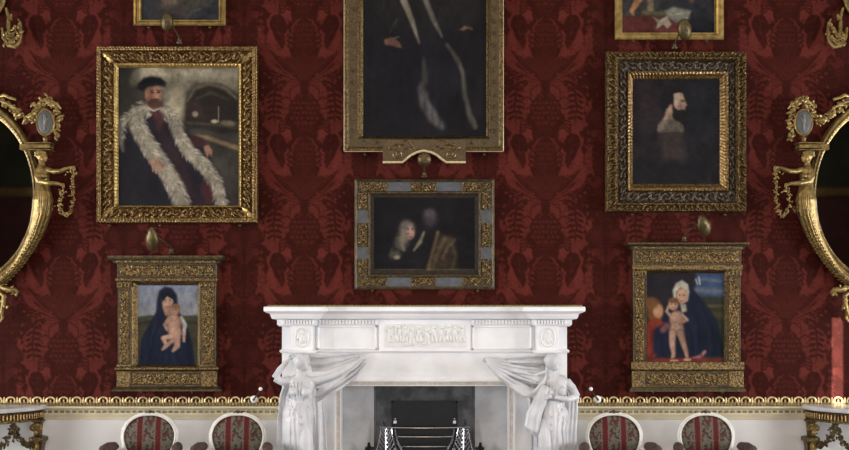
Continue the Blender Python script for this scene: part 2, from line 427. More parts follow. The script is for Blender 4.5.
    for k in range(150):                                        # fine woven leaf texture inside the dark forms
        x, y, an, l = r.uniform(0, 60), r.uniform(-20, 139), r.uniform(0, 2*PI), r.uniform(2, 5)
        for o in (0,): c.stroke([(x, y+o), (x+l*.5*math.cos(an), y+o+l*.5*math.sin(an)), (x+l*math.cos(an+.7), y+o+l*math.sin(an+.7))], [.5, 1.3, .4], (.42,)*3, .6, .75)
    for k in range(60):
        x, y, an, l = r.uniform(12, 48), r.uniform(-20, 139), r.uniform(0, 2*PI), r.uniform(2, 5)
        c.stroke([(x, y), (x+l*.5*math.cos(an), y+l*.5*math.sin(an)), (x+l*math.cos(an+.7), y+l*math.sin(an+.7))], [.5, 1.2, .4], (0,)*3, .6, .6)
    a = c.A[..., 0]
    return a[80:80+477]                                         # v = 0..119
CELL = damask_cell()
def damask_col(px, py):
    wx = .9*np.sin(py*.93+1.7*np.sin(px*.31))+.5*np.sin(py*2.1+px*.7); wy = .9*np.sin(px*.87+1.4*np.sin(py*.37))
    u = np.abs((px-304.5+60.25) % 120.5-60.25); s_ = np.sign((px-304.5+60.25) % 120.5-60.25)
    u = np.clip(np.abs(u+.45*np.sin(py*2*PI/119*9+u*.35)+.25*np.sin(py*2*PI/119*21+u*.9)), 0, 60.25); v = (py-81+.4*np.sin(u*.83)) % 119
    i = u*4; j = v*4; i0 = np.clip(i.astype(int), 0, CELL.shape[1]-2); j0 = np.clip(j.astype(int), 0, CELL.shape[0]-2)
    fi = (i-i0)[..., None]; fj = (j-j0)[..., None]; C = CELL[..., None]
    w = (C[j0, i0]*(1-fi)+C[j0, i0+1]*fi)*(1-fj)+(C[j0+1, i0]*(1-fi)+C[j0+1, i0+1]*fi)*fj
    w = np.clip(w*(1+.10*RNG.normal(size=w.shape))+.05*RNG.normal(size=w.shape), -.1, 1.1)
    return DARK*(1-w)+LIGHT*w
DARK = np.array((.0295, .0046, .0029)); LIGHT = np.array((.095, .0172, .0126))
xs = np.concatenate([np.arange(-590, -30, 5.0), np.arange(-30, 880, 1.0), np.arange(880, 1441, 5.0)])
ys = np.concatenate([np.arange(-217, -8, 3.0), np.arange(-8, 405, 1.0)])
gx, gy = np.meshgrid(xs, ys)
co = np.stack([(gx-CX)*S, 0*gx, HC+(HY-gy)*S], -1).reshape(-1, 3)
F = grid_faces(len(ys), len(xs))
cx_ = (gx.reshape(-1)[F].mean(1)); cy_ = (gy.reshape(-1)[F].mean(1))
F = F[~((cx_ > 335) & (cx_ < 515) & (cy_ > 365))]
np_mesh('wall_back', co, F, 'damask', None, damask_col(gx, gy).reshape(-1, 3), kind='structure')
# --- dado panels either side of the chimneypiece, hearth wall opening kept clear
ZD = HC+(HY-404)*S
b = MB()
b.box((-RW, .10, 0), (P(330, 0).x, 0, ZD)); b.box((P(520, 0).x, .10, 0), (RW, 0, ZD))
b.build('wall_dado', 'white_paint', kind='structure')
# --- other walls with tall window openings
def wall_x(name, x, t, wins, z0, z1):
    b = MB(); ys_ = sorted(wins); prev = RF
    for a, c in ys_:
        b.box((x, prev, 0), (x+t, a, RH)); b.box((x, a, 0), (x+t, c, z0)); b.box((x, a, z1), (x+t, c, RH)); prev = c
    b.box((x, prev, 0), (x+t, .1, RH)); b.build(name, 'red_wall', kind='structure')
SIDE_WINS = [(-5.6, -3.6), (-2.9, -0.9)]
wall_x('wall_left', -RW, -.25, SIDE_WINS, .3, 2.9); wall_x('wall_right', RW, .25, SIDE_WINS, .3, 2.9)
FW = [(-3.6, -2.2), (-.7, .7), (2.2, 3.6)]
b = MB(); prev = -RW-.25
for a, c in FW:
    b.box((prev, RF, 0), (a, RF-.25, RH)); b.box((a, RF, 0), (c, RF-.25, .5)); b.box((a, RF, 4.2), (c, RF-.25, RH)); prev = c
b.box((prev, RF, 0), (4.1, RF-.25, RH)); b.box((4.1, RF, 0), (4.7, RF-.25, 1.9)); b.box((4.1, RF, 3.5), (4.7, RF-.25, RH)); b.box((4.7, RF, 0), (RW+.25, RF-.25, RH)); b.build('wall_front', 'red_wall', kind='structure')
b = MB(); b.box((-RW, RF, 3.6), (-5.0, RF+.03, 5.2)); b.box((5.0, RF, 3.6), (RW, RF+.03, 5.2)); b.build('reflection_panel', 'green_panel', kind='structure')  # green panels added in place of pictures, to show in the mirrors
MB().box((-RW-.3, RF-.3, -.1), (RW+.3, .45, 0)).build('floor', 'floor_wood', kind='structure')
MB().box((-RW-.3, RF-.3, RH), (RW+.3, .3, RH+.1)).build('ceiling', 'plaster', kind='structure')
wi = 0
def window_x(x, a, c, z0, z1):
    global wi; wi += 1; b = MB()
    for y in np.linspace(a+.03, c-.03, 4): b.box((x-.03, y-.025, z0), (x+.03, y+.025, z1))
    for z in np.linspace(z0+.03, z1-.03, 6): b.box((x-.025, a, z-.02), (x+.025, c, z+.02))
    b.build('window_%d' % wi, 'white_paint', kind='structure')
def window_y(y, a, c, z0, z1):
    global wi; wi += 1; b = MB()
    for x in np.linspace(a+.03, c-.03, 4): b.box((x-.025, y-.03, z0), (x+.025, y+.03, z1))
    for z in np.linspace(z0+.03, z1-.03, 6): b.box((a, y-.025, z-.02), (c, y+.025, z+.02))
    b.build('window_%d' % wi, 'white_paint', kind='structure')
for a, c in SIDE_WINS: window_x(-RW-.12, a, c, .3, 2.9); window_x(RW+.12, a, c, .3, 2.9)
for a, c in FW: window_y(RF-.12, a, c, .5, 4.2)
# --- unseen shutter boards added opposite, their slit shaped to pass one streak of sun
b = MB(); SX, SZ = 4.4, 2.73
b.box((4.1, RF-.02, 1.9), (SX-.034, RF-.04, 3.5)); b.box((SX+.034, RF-.02, 1.9), (4.7, RF-.04, 3.5)); b.box((SX-.034, RF-.02, 1.9), (SX+.034, RF-.04, SZ-.29)); b.box((SX-.034, RF-.02, SZ+.29), (SX+.034, RF-.04, 3.5))
wi += 1; b.build('window_%d' % wi, 'white_paint', kind='structure')
# --- gilt bars added opposite, standing in for picture frames reflected in the mirrors
for i, x in enumerate((-RW, RW)):
    b = MB(); s = 1 if x < 0 else -1
    b.box((x, RF, 3.46), (x+s*2.6, RF+.08, 3.60)); b.box((x, RF, 3.50), (x+s*2.6, RF+.11, 3.56))
    b.build('trim_%d' % (i+1), 'gold_bright', kind='structure')
# --- gilt fillet round the damask above the mantel, gilt chair-rail border
b = MB(); b.box(P(268, 305, 0), P(582, 308, .016)); b.build('trim_3', 'gilt_dark', kind='structure')
def rail(nm, x0, x1):
    zz = lambda py: HC+(HY-py-1.5)*S
    b = MB(); b.box((x0, 0, zz(404.6)), (x1, -.012, zz(400.6)))                                    # gilt leaf band
    n = int((x1-x0)/(3.3*S))
    for i in range(n):
        xx = x0+(i+.5)*(x1-x0)/n
        b.ell((xx, -.014, zz(402.7)), (.009, .010, .014), None, 7, 5)
    b.build('trim_%d' % nm, 'gilt_dark', kind='structure')
    b = MB(); n = int(round((x1-x0)/(13.2*S))); st = (x1-x0)/n
    for i in range(n):
        xx = x0+(i+.5)*st; pts = [(xx+.032*math.cos(t), -.012, zz(399.4)+.028*math.sin(t)) for t in np.linspace(-.35, PI+.35, 13)]
        b.tube(pts, .0072, 6)
        b.tube([(xx, -.010, zz(400.6)), (xx, -.014, zz(398.0))], .006, 6)
        for o in (-.5,):
            b.tube([(xx+o*st, -.010, zz(400.8)), (xx+o*st, -.014, zz(397.2))], [.009, .006], 6)
            b.ell((xx+o*st, -.014, zz(396.6)), (.007, .008, .008), None, 7, 5)
        for o in (-.30, .30): b.ell((xx+o*st*.95, -.013, zz(399.9)), (.007, .008, .010), None, 6, 5)
    b.build('trim_%d' % (nm+2), 'gold_border', kind='structure')
    b = MB(); b.sweep([(x0, 0), (x1, 0)], [(0, zz(404.4)), (.028, zz(404.6)), (.034, zz(405.2)), (.034, zz(406.2)), (.024, zz(407.4)), (.016, zz(408))], False)
    b.box((x0, 0, zz(412.4)), (x1, -.010, zz(407.6)))
    b.sweep([(x0, 0), (x1, 0)], [(0, zz(412)), (.018, zz(412.2)), (.016, zz(413.4)), (.006, zz(415.4)), (.005, zz(418)), (0, zz(418.4))], False)
    b.build('trim_%d' % (nm+4), 'cream_paint', kind='structure')
    b = MB(); n = int((x1-x0)/(6.0*S))
    for i in range(n):
        xx = x0+(i+.5)*(x1-x0)/n
        b.box((xx-.014, -.009, zz(411.2)), (xx+.014, -.016, zz(408.8)))
    b.build('trim_%d' % (nm+6), 'gilt_dark', kind='structure')
mat('gold_border', (.85, .66, .36), .35, metal=.45, var=.35, vscale=60, rgb2=(.55, .38, .15))
rail(4, -RW, P(282, 0, 0).x); rail(5, P(567, 0, 0).x, RW)
# ================================================================== chimneypiece
fp = thing('fireplace', 'white marble chimneypiece with two draped carved women holding up its long shelf', 'fireplace', (0, -.12, 0))
zz = lambda py, d=0.0: HC+(HY-py)*S*(D-d)/D
xx = lambda px, d=0.0: (px-CX)*S*(D-d)/D
DP, DC = .215, .125                                             # face depths: end piers, centre
# back body either side of the opening and above it
b = MB()
b.box((xx(282, .12), .10, 0), (xx(329, .12), -.12, zz(349))); b.box((xx(520, .12), .10, 0), (xx(567, .12), -.12, zz(349)))
b.box((xx(329, .12), .10, zz(379.5, .12)), (xx(520, .12), -.12, zz(349)))
b.build('surround', 'marble', fp, sharp=30)
b = MB()
b.box((xx(282, .12), 0, zz(350)), (xx(567, .12), -.12, zz(321)))
for a, c in ((317, 377), (472, 532)):                            # sunk frieze panels: raised margins
    b.bbox((xx(a, .13), -.12, zz(349)), (xx(c, .13), -.135, zz(347.2)), .003)
    b.bbox((xx(a, .13), -.12, zz(327.2)), (xx(c, .13), -.135, zz(325.6)), .003)
    b.bbox((xx(a, .13), -.12, zz(349)), (xx(a+2, .13), -.135, zz(325.6)), .003); b.bbox((xx(c-2, .13), -.12, zz(349)), (xx(c, .13), -.135, zz(325.6)), .003)
b.build('frieze', 'marble', fp)
def relief(X, Y):                                               # small crowd of putti and trees in low relief
    h = np.zeros_like(X); r = np.random.default_rng(11)
    def bl(cx, cy, rx, ry, a=1.0, rot=0):
        t = math.radians(rot); dx, dy = X-cx, Y-cy
        u = (dx*math.cos(t)+dy*math.sin(t))/rx; v = (-dx*math.sin(t)+dy*math.cos(t))/ry
        nonlocal h; h = np.maximum(h, a*np.sqrt(np.clip(1-u*u-v*v, 0, 1)))
    for k, x in enumerate((391, 399, 405, 412, 419, 427, 434, 442, 449, 455, 462)):
        y = 331+r.uniform(-1, 3); bl(x, y-3.6, 1.7, 1.9, 1); bl(x+r.uniform(-.5, .5), y+2, 2.2, 4, .95, r.uniform(-25, 25))
        bl(x-1.4, y+8, 1.2, 4.2, .8, r.uniform(-20, 25)); bl(x+1.6, y+8, 1.2, 4.2, .8, r.uniform(-25, 20))
        bl(x+r.choice((-3, 3)), y+1, .9, 3.4, .7, r.uniform(-70, 70))
    for k in range(9): bl(r.uniform(386, 466), r.uniform(339, 345), 3.5, 1.4, .5)
    for x in (389, 396): bl(x, 334, .8, 9, .6); bl(x, 326.5, 2.6, 2.2, .6)
    return h
t = MB(); t.bbox((xx(379, .14), -.12, zz(351.5, .14)), (xx(470.5, .14), -.142, zz(320.5, .14)), .003); tb = t.build('tablet', 'marble', fp)
panel('relief_carving', 384.5, 324, 466, 347.5, .146, 'relief_marble', tb, dref=.146, carve=relief, amp=.010, per=3, back=.14)
for nm, a, c in (('pier_block', 290.5, 313.5), ('pier_block', 536.5, 559.5)):
    b = MB(); b.box((xx(a, DP), 0, zz(350)), (xx(c, DP), -DP, zz(320)))
    b.bbox((xx(a+1, DP), -DP, zz(349.2)), (xx(c-1, DP), -DP-.006, zz(325.2)), .003)
    pb = b.build(nm, 'marble', fp)
    m = (a+c)/2; b = MB()
    b.tube([Q(m+7*math.cos(t), 337.5+9.4*math.sin(t), DP+.008, DP) for t in np.linspace(0, 2*PI, 36, endpoint=False)], .0055, 6, closed=True)
    b.ell(Q(m+.5, 332.5, DP+.006, DP), (.016, .010, .02)); b.ell(Q(m, 339, DP+.006, DP), (.022, .010, .036)); b.ell(Q(m-3, 337, DP+.006, DP), (.008, .007, .03), Matrix.Rotation(.5, 3, 'Y')); b.ell(Q(m+3.4, 341, DP+.006, DP), (.008, .007, .03), Matrix.Rotation(-.4, 3, 'Y'))
    b.build('medallion', 'relief_marble', pb)
# plan of everything that breaks forward over the piers
def plan(dp, dc, o=0.0):
    A, B, C_, E = xx(290.5, DP)-o, xx(313.5, DP)+o, xx(536.5, DP)-o, xx(559.5, DP)+o
    return [(xx(282, .12)-o, 0), (xx(282, .12)-o, -dc), (A, -dc), (A, -dp), (B, -dp), (B, -dc), (C_, -dc), (C_, -dp), (E, -dp), (E, -dc), (xx(567, .12)+o, -dc), (xx(567, .12)+o, 0)]
b = MB(); b.sweep(plan(DP, .12), [(0, zz(352.2)), (.010, zz(352)), (.016, zz(350.8)), (.016, zz(349.8)), (.006, zz(348.8)), (0, zz(348.4))]); b.build('string_moulding', 'marble', fp)
# cornice: bed mould, dentils, shelf; outer plan is simple (ends break forward)
c0 = [(xx(282, .12), 0), (xx(282, .12), -DP), (xx(313.5, DP), -DP), (xx(313.5, DP), -.12), (xx(536.5, DP), -.12), (xx(536.5, DP), -DP), (xx(567, .12), -DP), (xx(567, .12), 0)]
pr = [(0, zz(326)), (.010, zz(325.6)), (.014, zz(324.6)), (.020, zz(324.2)), (.020, zz(319.6)), (.050, zz(318.6)), (.056, zz(317.6)), (.062, zz(315)), (.066, zz(313.6)), (.086, zz(312.6)), (.098, zz(311.6)), (.104, zz(311)), (.104, zz(307.4)), (.098, zz(306.8)), (0, zz(306.6))]
b = MB(); b.sweep(c0, pr)
b.box((xx(282, .12), 0, zz(306.6)), (xx(567, .12), -.12, zz(320))); b.box((xx(282, .12), 0, zz(306.6)), (xx(313.5, DP), -DP, zz(320))); b.box((xx(536.5, DP), 0, zz(306.6)), (xx(567, .12), -DP, zz(320)))
b.build('mantel_shelf', 'marble', fp, sharp=25)
def dent(x0, x1, y, n):
    b = MB()
    for i in range(n):
        x = x0+(x1-x0)*(i+.5)/n; w = (x1-x0)/n*.29
        b.box((x-w, y, zz(323.6)), (x+w, y-.026, zz(320)))
    b.build('dentil_course', 'marble', fp)
dent(xx(283, DP), xx(315, DP), -DP-.018, 11); dent(xx(534, DP), xx(566, DP), -DP-.018, 11)
dent(xx(316, .12), xx(378, .12), -.12-.018, 19); dent(xx(471.5, .12), xx(533, .12), -.12-.018, 19)
# inner architrave framing the opening
b = MB()
OX0, OX1, OZ = xx(341, .11), xx(508.5, .11), zz(385.8, .11)
path = [(OX0, 0), (OX0, OZ), (OX1, OZ), (OX1, 0)]
def arch(off0, off1, y0, y1):                                   # flat band round the opening
    b.box((OX0-off1, y0, 0), (OX0-off0, y1, OZ+off1)); b.box((OX1+off0, y0, 0), (OX1+off1, y1, OZ+off1)); b.box((OX0-off0, y0, OZ+off0), (OX1+off0, y1, OZ+off1))
arch(.034, .046, .05, -.145); arch(.0, .006, .05, -.128)
b.build('architrave_bead', 'marble', fp)
b = MB(); arch(.006, .034, .05, -.122); b.build('architrave', 'marble_warm', fp)
b = MB(); arch(.046, .088, .05, -.126); b.build('architrave_band', 'marble', fp)
# grey slips and iron back of the firebox
b = MB()
x0, x1 = xx(374, -.12), xx(475, -.12)
for s, xa, xb in ((1, OX0-.03, x0), (-1, OX1+.03, x1)):
    b = MB(); b.add([(xa, .0, 0), (xb, .10, 0), (xb, .10, 1.05), (xa, .0, 1.05), (xa, .06, 0), (xb, .16, 0), (xb, .16, 1.05), (xa, .06, 1.05)],
          [(0,1,2,3), (4,7,6,5), (0,4,5,1), (3,2,6,7), (0,3,7,4), (1,5,6,2)])
    b.build('slip_panel', 'slate', fp)
b = MB(); b.box((x0-.04, .16, 0), (x1+.04, .22, 1.05)); b.box((x0-.02, .11, 0), (x0+.012, .2, 1.05)); b.box((x1+.02, .11, 0), (x1-.012, .2, 1.05))
b.build('firebox_back', 'iron', fp)
MB().box((OX0-.1, -.15, 0), (OX1+.1, .22, .02)).build('hearth_slab', 'slate', fp)
MB().box((OX0-.1, -.10, OZ+.02), (OX1+.1, .22, OZ+.10)).build('flue_lintel', 'iron', fp)
k = -.13
b = MB(); r0 = (xx(391.5, k), zz(401, k)); r1 = (xx(457.5, k), .25)
b.box((r0[0], .16, r0[1]), (r1[0], .13, r0[1]-.014)); b.box((r0[0], .16, .25), (r0[0]+.014, .13, r0[1])); b.box((r1[0]-.014, .16, .25), (r1[0], .13, r0[1]))
bp_ = b.build('register_frame', 'black_iron', fp)
MB().box((r0[0]+.01, .16, .25), (r1[0]-.01, .145, r0[1]-.01)).build('register_plate', 'black_iron', bp_)
for px in (395.2, 454.4):
    b = MB(); b.box((xx(px-1.5, k), .13, zz(423.2, k)), (xx(px+1.5, k), .11, zz(420.4, k))); b.ell((xx(px, k), .115, zz(418.6, k)), (.007, .01, .006))
    b.build('latch', 'porcelain', bp_, 'small white latch')
# ------------------------------------------------------------------ the two carved women
def T(mb, pts, r, n=9): mb.tube([P(*p) for p in pts], [q*S for q in r] if hasattr(r, '__len__') else r*S, n)
def E(mb, c, r, ry=None, rot=0):
    mb.ell(P(*c), (r[0]*S, (ry if ry else min(r))*S, r[1]*S), Matrix.Rotation(rot, 3, 'Y'), 14, 10)
def sheet(mb, A, B, n=20, m=7, th=.008, folds=3, amp=.012, ph=0.0):   # thick draped cloth between two edge curves (px, py, d)
    def ev(c, t):
        t = t*(len(c)-1); i = min(int(t), len(c)-2); f = t-i; f = f*f*(3-2*f)*.5+f*.5
        return np.array(c[i])*(1-f)+np.array(c[i+1])*f
    vs = []
    for side in (0, 1):
        for i in range(n+1):
            a, c = ev(A, i/n), ev(B, i/n)
            for j in range(m+1):
                p = a+(c-a)*j/m; q = P(*p); w = amp*math.sin(folds*2*PI*j/m+ph+i*.12)
                vs.append(q+Vector((0, -w-(th if side == 0 else -th), 0)))
    K = (n+1)*(m+1); fs = []
    for i in range(n):
        for j in range(m):
            a = i*(m+1)+j; fs.append((a, a+1, a+m+2, a+m+1)); fs.append((K+a, K+a+m+1, K+a+m+2, K+a+1))
    for i in range(n):
        for j in (0, m):
            a = i*(m+1)+j; c = a+m+1; fs.append((a, c, K+c, K+a) if j == 0 else (a, K+a, K+c, c))
    for j in range(m):
        for i in (0, n):
            a = i*(m+1)+j; fs.append((a, K+a, K+a+1, a+1) if i == 0 else (a, a+1, K+a+1, K+a))
    mb.add(vs, fs)
def head(mb, x, y, d, s=1.0, f=1):                              # small marble head turned to the side f
    E(mb, (x-.6*f, y-1.2, d), (5.6*s, 6.2*s), 6.2*s); E(mb, (x+1.6*f, y+2.2, d+.004), (3.9*s, 4.9*s), 4.4*s, -.25*f)      # skull, face
    T(mb, [(x+4.6*f, y-1.2, d+.012), (x+7.4*f, y+2.2, d+.016), (x+5.2*f, y+2.8, d+.012)], [.8*s, 1.1*s, .9*s], 6)          # nose
    E(mb, (x+4.4*f, y+6.0, d+.012), (1.9*s, 1.6*s)); E(mb, (x+5.2*f, y+4.4, d+.014), (1.1*s, .7*s)); E(mb, (x+5.0*f, y+3.6, d+.014), (1.1*s, .5*s))
    E(mb, (x+3.6*f, y-.6, d+.030), (1.4*s, .7*s)); E(mb, (x+4.0*f, y-1.9, d+.026), (2.2*s, .7*s)); E(mb, (x-.6*f, y+1.4, d+.044), (1.0*s, 1.6*s), .6*s)  # eye, brow, ear
    for i in range(9):                                          # waved hair drawn back into a knot
        a = i/8; T(mb, [(x+(3.5-2*a)*f, y-5.2+a*1.5, d+.01+.03*a), (x-1.5*f, y-5.5+4.5*a, d+.036), (x-6.2*f, y-1.5+3*a, d+.02)], [.9*s, 1.1*s, .8*s], 6)
    E(mb, (x-6.0*f, y-2.2, d+.004), (2.1*s, 2.4*s), 2.2*s)
def hand(mb, x, y, d, ang, s=1.0, curl=.5, f=1):                # palm, four unequal bent fingers and a thumb
    ca, sa = math.cos(ang), math.sin(ang)
    def at(u, v, e=0): return (x+u*ca-v*sa*f, y+u*sa+v*ca*f, d+e)
    T(mb, [at(-1.5, 0), at(0, 0), at(2.4, 0)], [1.5*s, 1.9*s, 1.8*s], 8)
    for k, L in enumerate((4.0, 4.6, 4.3, 3.4)):
        v = -1.7+k*1.1
        T(mb, [at(1.8, v), at(2.6+L*.45, v*1.15, .004), at(2.4+L*.8, v*1.2+curl*1.2, .006), at(2.2+L, v*1.2+curl*2.8, .002)], [.72*s, .7*s, .6*s, .45*s], 6)
    T(mb, [at(-.2, -1.3), at(1.4, -2.9, .008), at(3.2, -3.3, .010)], [.85*s, .75*s, .55*s], 6)
Z0 = 560.0                                                      # lower end of the gowns (below the picture)
# figure by the first pier: one arm raised to her head, the other stretched out under a veil
f1 = MB(); d0 = .30
T(f1, [(300, 366, d0), (301, 377, d0), (302, 388, d0), (301, 398, d0), (299, 408, d0), (298, 420, d0), (298, 440, d0), (299, 480, d0), (299, 530, d0-.02), (299, Z0, d0-.02)],
  [3.6, 6.5, 11.5, 10.2, 12.5, 15.2, 14.2, 13, 15, 17], 16)
E(f1, (302, 383, d0), (13.5, 8.5), 8.5, .1); E(f1, (294, 391.5, d0+.06), (5.2, 5.0), 5); E(f1, (306, 392, d0+.07), (5.2, 5.0), 5)
E(f1, (293, 414, d0+.015), (10, 12), 11); E(f1, (304, 414, d0+.015), (10, 12), 11)
T(f1, [(304, 420, d0+.06), (305, 448, d0+.11), (303, 480, d0+.09)], [7, 6.5, 6], 10)
head(f1, 301.8, 362.6, d0+.035, 1.28, 1)
T(f1, [(289.5, 381, d0), (282, 381.5, d0+.02), (274.8, 378.2, d0+.03)], [4.6, 4.1, 3.5]); T(f1, [(274.8, 378.2, d0+.03), (280, 369.5, d0+.02), (287.5, 361, d0)], [3.6, 3.2, 2.2])
hand(f1, 289.5, 359, d0+.0, -.6, .9, .4)
T(f1, [(313, 381, d0), (322, 379.5, d0+.02), (332, 376.5, d0+.03)], [4.7, 4.0, 3.5]); T(f1, [(332, 376.5, d0+.03), (345, 370.5, d0+.03), (358.5, 361.5, d0+.03)], [3.5, 3.0, 2.0])
hand(f1, 361, 360, d0+.03, -.62, .95, .7)
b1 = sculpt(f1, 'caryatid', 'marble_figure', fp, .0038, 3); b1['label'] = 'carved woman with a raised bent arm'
v1 = MB()
sheet(v1, [(309, 354.5, d0), (325, 355, d0), (345, 354.5, d0+.01), (362, 353.2, d0+.02), (367, 354.6, d0+.02)], [(312, 372, d0-.02), (325, 371.5, d0), (340, 366, d0+.01), (356, 359, d0+.02), (366, 357, d0+.02)], 24, 8, .008, 2.2, .012)
sheet(v1, [(314, 380, d0+.0), (326, 378, d0+.0), (341, 372, d0+.02), (357, 363, d0+.03), (366, 356, d0+.02)], [(318, 402, d0-.03), (328, 396.5, d0), (343, 388, d0+.01), (355, 379, d0+.02), (366.5, 363, d0+.02)], 26, 12, .009, 3, .017, 1)
for k in range(5): T(v1, [(363-k*.5, 357+k*1.2, d0+.035), (350-k*2.2, 367+k*3.0, d0+.03), (333-k*2.6, 380+k*3.0, d0+.02), (318-k*.3, 386+k*2.6, d0+.01)], [.8, 1.3, 1.2, .6], 7)
sheet(v1, [(284, 383, d0-.05), (280, 395, d0-.05), (277.5, 420, d0-.05), (276, 470, d0-.05), (275, Z0, d0-.05)], [(293, 384, d0-.07), (291, 400, d0-.06), (290, 420, d0-.05), (290, 470, d0-.05), (290, Z0, d0-.05)], 24, 6, .012, 1.5, .014)
sheet(v1, [(312, 396, d0-.02), (314, 410, d0-.02), (315, 440, d0-.02), (316, Z0, d0-.02)], [(321, 396, d0-.06), (324, 410, d0-.06), (327, 445, d0-.05), (330, Z0, d0-.05)], 24, 6, .012, 1.6, .014, 2)
sculpt(v1, 'veil', 'marble_figure', b1, .0045, 3)
def gown(xc, bys, brs, flip, parent):
    g = MB()
    def fr(x, y, e=.0): R = float(np.interp(y, bys, brs)); dx = x-xc; return d0+S*math.sqrt(max(R*R-dx*dx, 6))*1.03+e
    def fold(pts, r, n=8): T(g, [(x, y, fr(x, y)) for x, y in pts], r, n)
    for k in range(11):                                         # long hanging folds
        o = (k-5)*2.5; w = (.8, 1.5)[k % 2]
        fold([(xc+o*.62, 402), (xc+o*.95-flip*1.5, 414), (xc+o+flip*1.2*math.sin(k), 430), (xc+o*1.05+flip*(1.5-k*.2), 448), (xc+o*1.02, 475), (xc+o*1.05, 505), (xc+o*1.2, 540), (xc+o*1.3, Z0)], [.4, 1.1*w, 1.5*w, 1.6*w, 1.7*w, 1.8*w, 1.9*w, 2*w])
    for k in range(6):                                          # cross folds swung from the hip
        a = 404+k*7; fold([(xc-flip*11, a), (xc-flip*5, a+6), (xc+flip*2, a+12), (xc+flip*9, a+16+k)], [.6, 1.6, 1.8, .6])
    for k in range(5): fold([(xc-9+k*.5, 399+k*1.0), (xc-3, 402+k*2.2), (xc+4, 402.5+k*2.0), (xc+10-k*.4, 399.5+k)], [.5, .95, .95, .5], 7)
    for k in range(7): fold([(xc-9+k*3.0, 399), (xc-8+k*2.8, 391), (xc-9+k*3.1, 381.5)], [.6, .75, .45], 6)
    fold([(xc-11, 399), (xc-4, 401.5), (xc+4, 401.5), (xc+11, 399)], 1.2, 7)
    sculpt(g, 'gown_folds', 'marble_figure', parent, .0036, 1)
gown(299.5, (377, 388, 398, 408, 420, 440, 480, 530, 560), (6.5, 12, 11.2, 13.2, 15.4, 15.2, 14.5, 15, 17), 1, b1)
# figure by the far pier: head turned aside, one forearm across her waist, the other arm lost in a billowing cloak
f2 = MB()
T(f2, [(552, 366, d0), (553, 377, d0), (555, 388, d0), (554, 400, d0), (552, 410, d0), (552, 422, d0), (553, 440, d0), (553, 480, d0), (552, 530, d0-.02), (552, Z0, d0-.02)],
  [3.6, 6.5, 11.8, 10.5, 13, 14.8, 14, 13, 15, 17], 16)
E(f2, (555, 383, d0), (13.5, 8.5), 8.5, -.1); E(f2, (549, 392, d0+.065), (5.3, 5.0), 5); E(f2, (561, 391, d0+.06), (5.2, 5.0), 5)
E(f2, (547, 415, d0+.015), (10, 12), 11); E(f2, (558, 415, d0+.015), (10, 12), 11)
T(f2, [(545, 420, d0+.06), (545, 446, d0+.11), (548, 480, d0+.09)], [7, 6.5, 6], 10)
head(f2, 552.3, 362.4, d0+.035, 1.28, 1)
T(f2, [(566, 381.5, d0), (572, 388, d0+.01), (577, 397, d0+.03)], [4.7, 4.3, 3.7]); T(f2, [(577, 397, d0+.03), (567, 399.5, d0+.09), (554, 397.3, d0+.115)], [3.7, 3.2, 2.2])
hand(f2, 551, 397, d0+.118, PI, .95, .5, -1)
T(f2, [(543, 381, d0), (532, 378.5, d0+.02), (520, 374, d0+.02)], [4.6, 4.0, 3.4]); T(f2, [(520, 374, d0+.02), (505, 367, d0+.02), (491, 361.5, d0+.02)], [3.4, 2.8, 2.0])
hand(f2, 489, 361, d0+.02, PI+.3, .9, .6, -1)
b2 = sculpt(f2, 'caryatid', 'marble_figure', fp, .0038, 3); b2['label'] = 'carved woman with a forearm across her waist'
v2 = MB()
sheet(v2, [(547, 354, d0-.02), (536, 354, d0), (522, 356.5, d0+.02), (503, 358.5, d0+.03), (487, 356.8, d0+.03), (484.5, 360, d0+.02)], [(545, 370, d0-.02), (534, 374, d0+.01), (520, 372, d0+.03), (503, 366, d0+.035), (488.5, 362, d0+.03), (485.5, 362, d0+.02)], 26, 9, .010, 2.4, .014)
sheet(v2, [(546, 372, d0+.01), (534, 375, d0+.02), (520, 373, d0+.03), (503, 366, d0+.035), (487, 361, d0+.03)], [(540, 400, d0+.0), (526, 397, d0+.01), (514, 388.5, d0+.02), (499, 379.5, d0+.03), (488, 366.5, d0+.03)], 26, 10, .010, 2.6, .016, 1.5)
for k in range(6): T(v2, [(487, 359+k*1.0, d0+.045), (502-k*.5, 361+k*3.0, d0+.055), (520-k*1.2, 362+k*5, d0+.05), (540-k*1.5, 362+k*7.0, d0+.04)], [.8, 1.4, 1.6, .9], 7)
for k in range(9):                                              # cloak gathered into a heavy fall beside her
    u = k/8
    T(v2, [(544+u*6, 384+u*5, d0+.05+.05*math.sin(PI*u)), (537+u*9, 398+u*4, d0+.055+.06*math.sin(PI*u)), (529.5+u*12, 413+u*5, d0+.05+.065*math.sin(PI*u)), (527+u*14, 426+u*9, d0+.045+.06*math.sin(PI*u)), (530+u*11, 431+u*9, d0+.03+.05*math.sin(PI*u))], [1.2, 2.4, 3.0-(k % 2)*.8, 2.8-(k % 2)*.7, 1.4], 9)
for k in range(5):                                              # and swung low from the arm to the hip
    T(v2, [(500+k*3, 377+k*.6, d0+.035), (512+k*3, 387+k*.5, d0+.05), (524+k*2.4, 395-k*.4, d0+.055), (536+k*1.5, 396-k*3.2, d0+.05), (546, 388-k*3, d0+.04)], [.8, 1.8, 2.2, 1.9, .9], 8)
for k in range(6):                                              # long folds hanging from the bent elbow
    x = 566+k*1.9
    T(v2, [(x+1, 397, d0-.01+.01*(k % 2)), (x+.6, 412, d0+.0+.012*(k % 2)), (x-1, 430, d0+.0+.012*(k % 2)), (x-1.5, 460, d0), (x-2, Z0, d0-.02)], [1.4, 2.0, 2.2, 2.2, 2.4], 8)
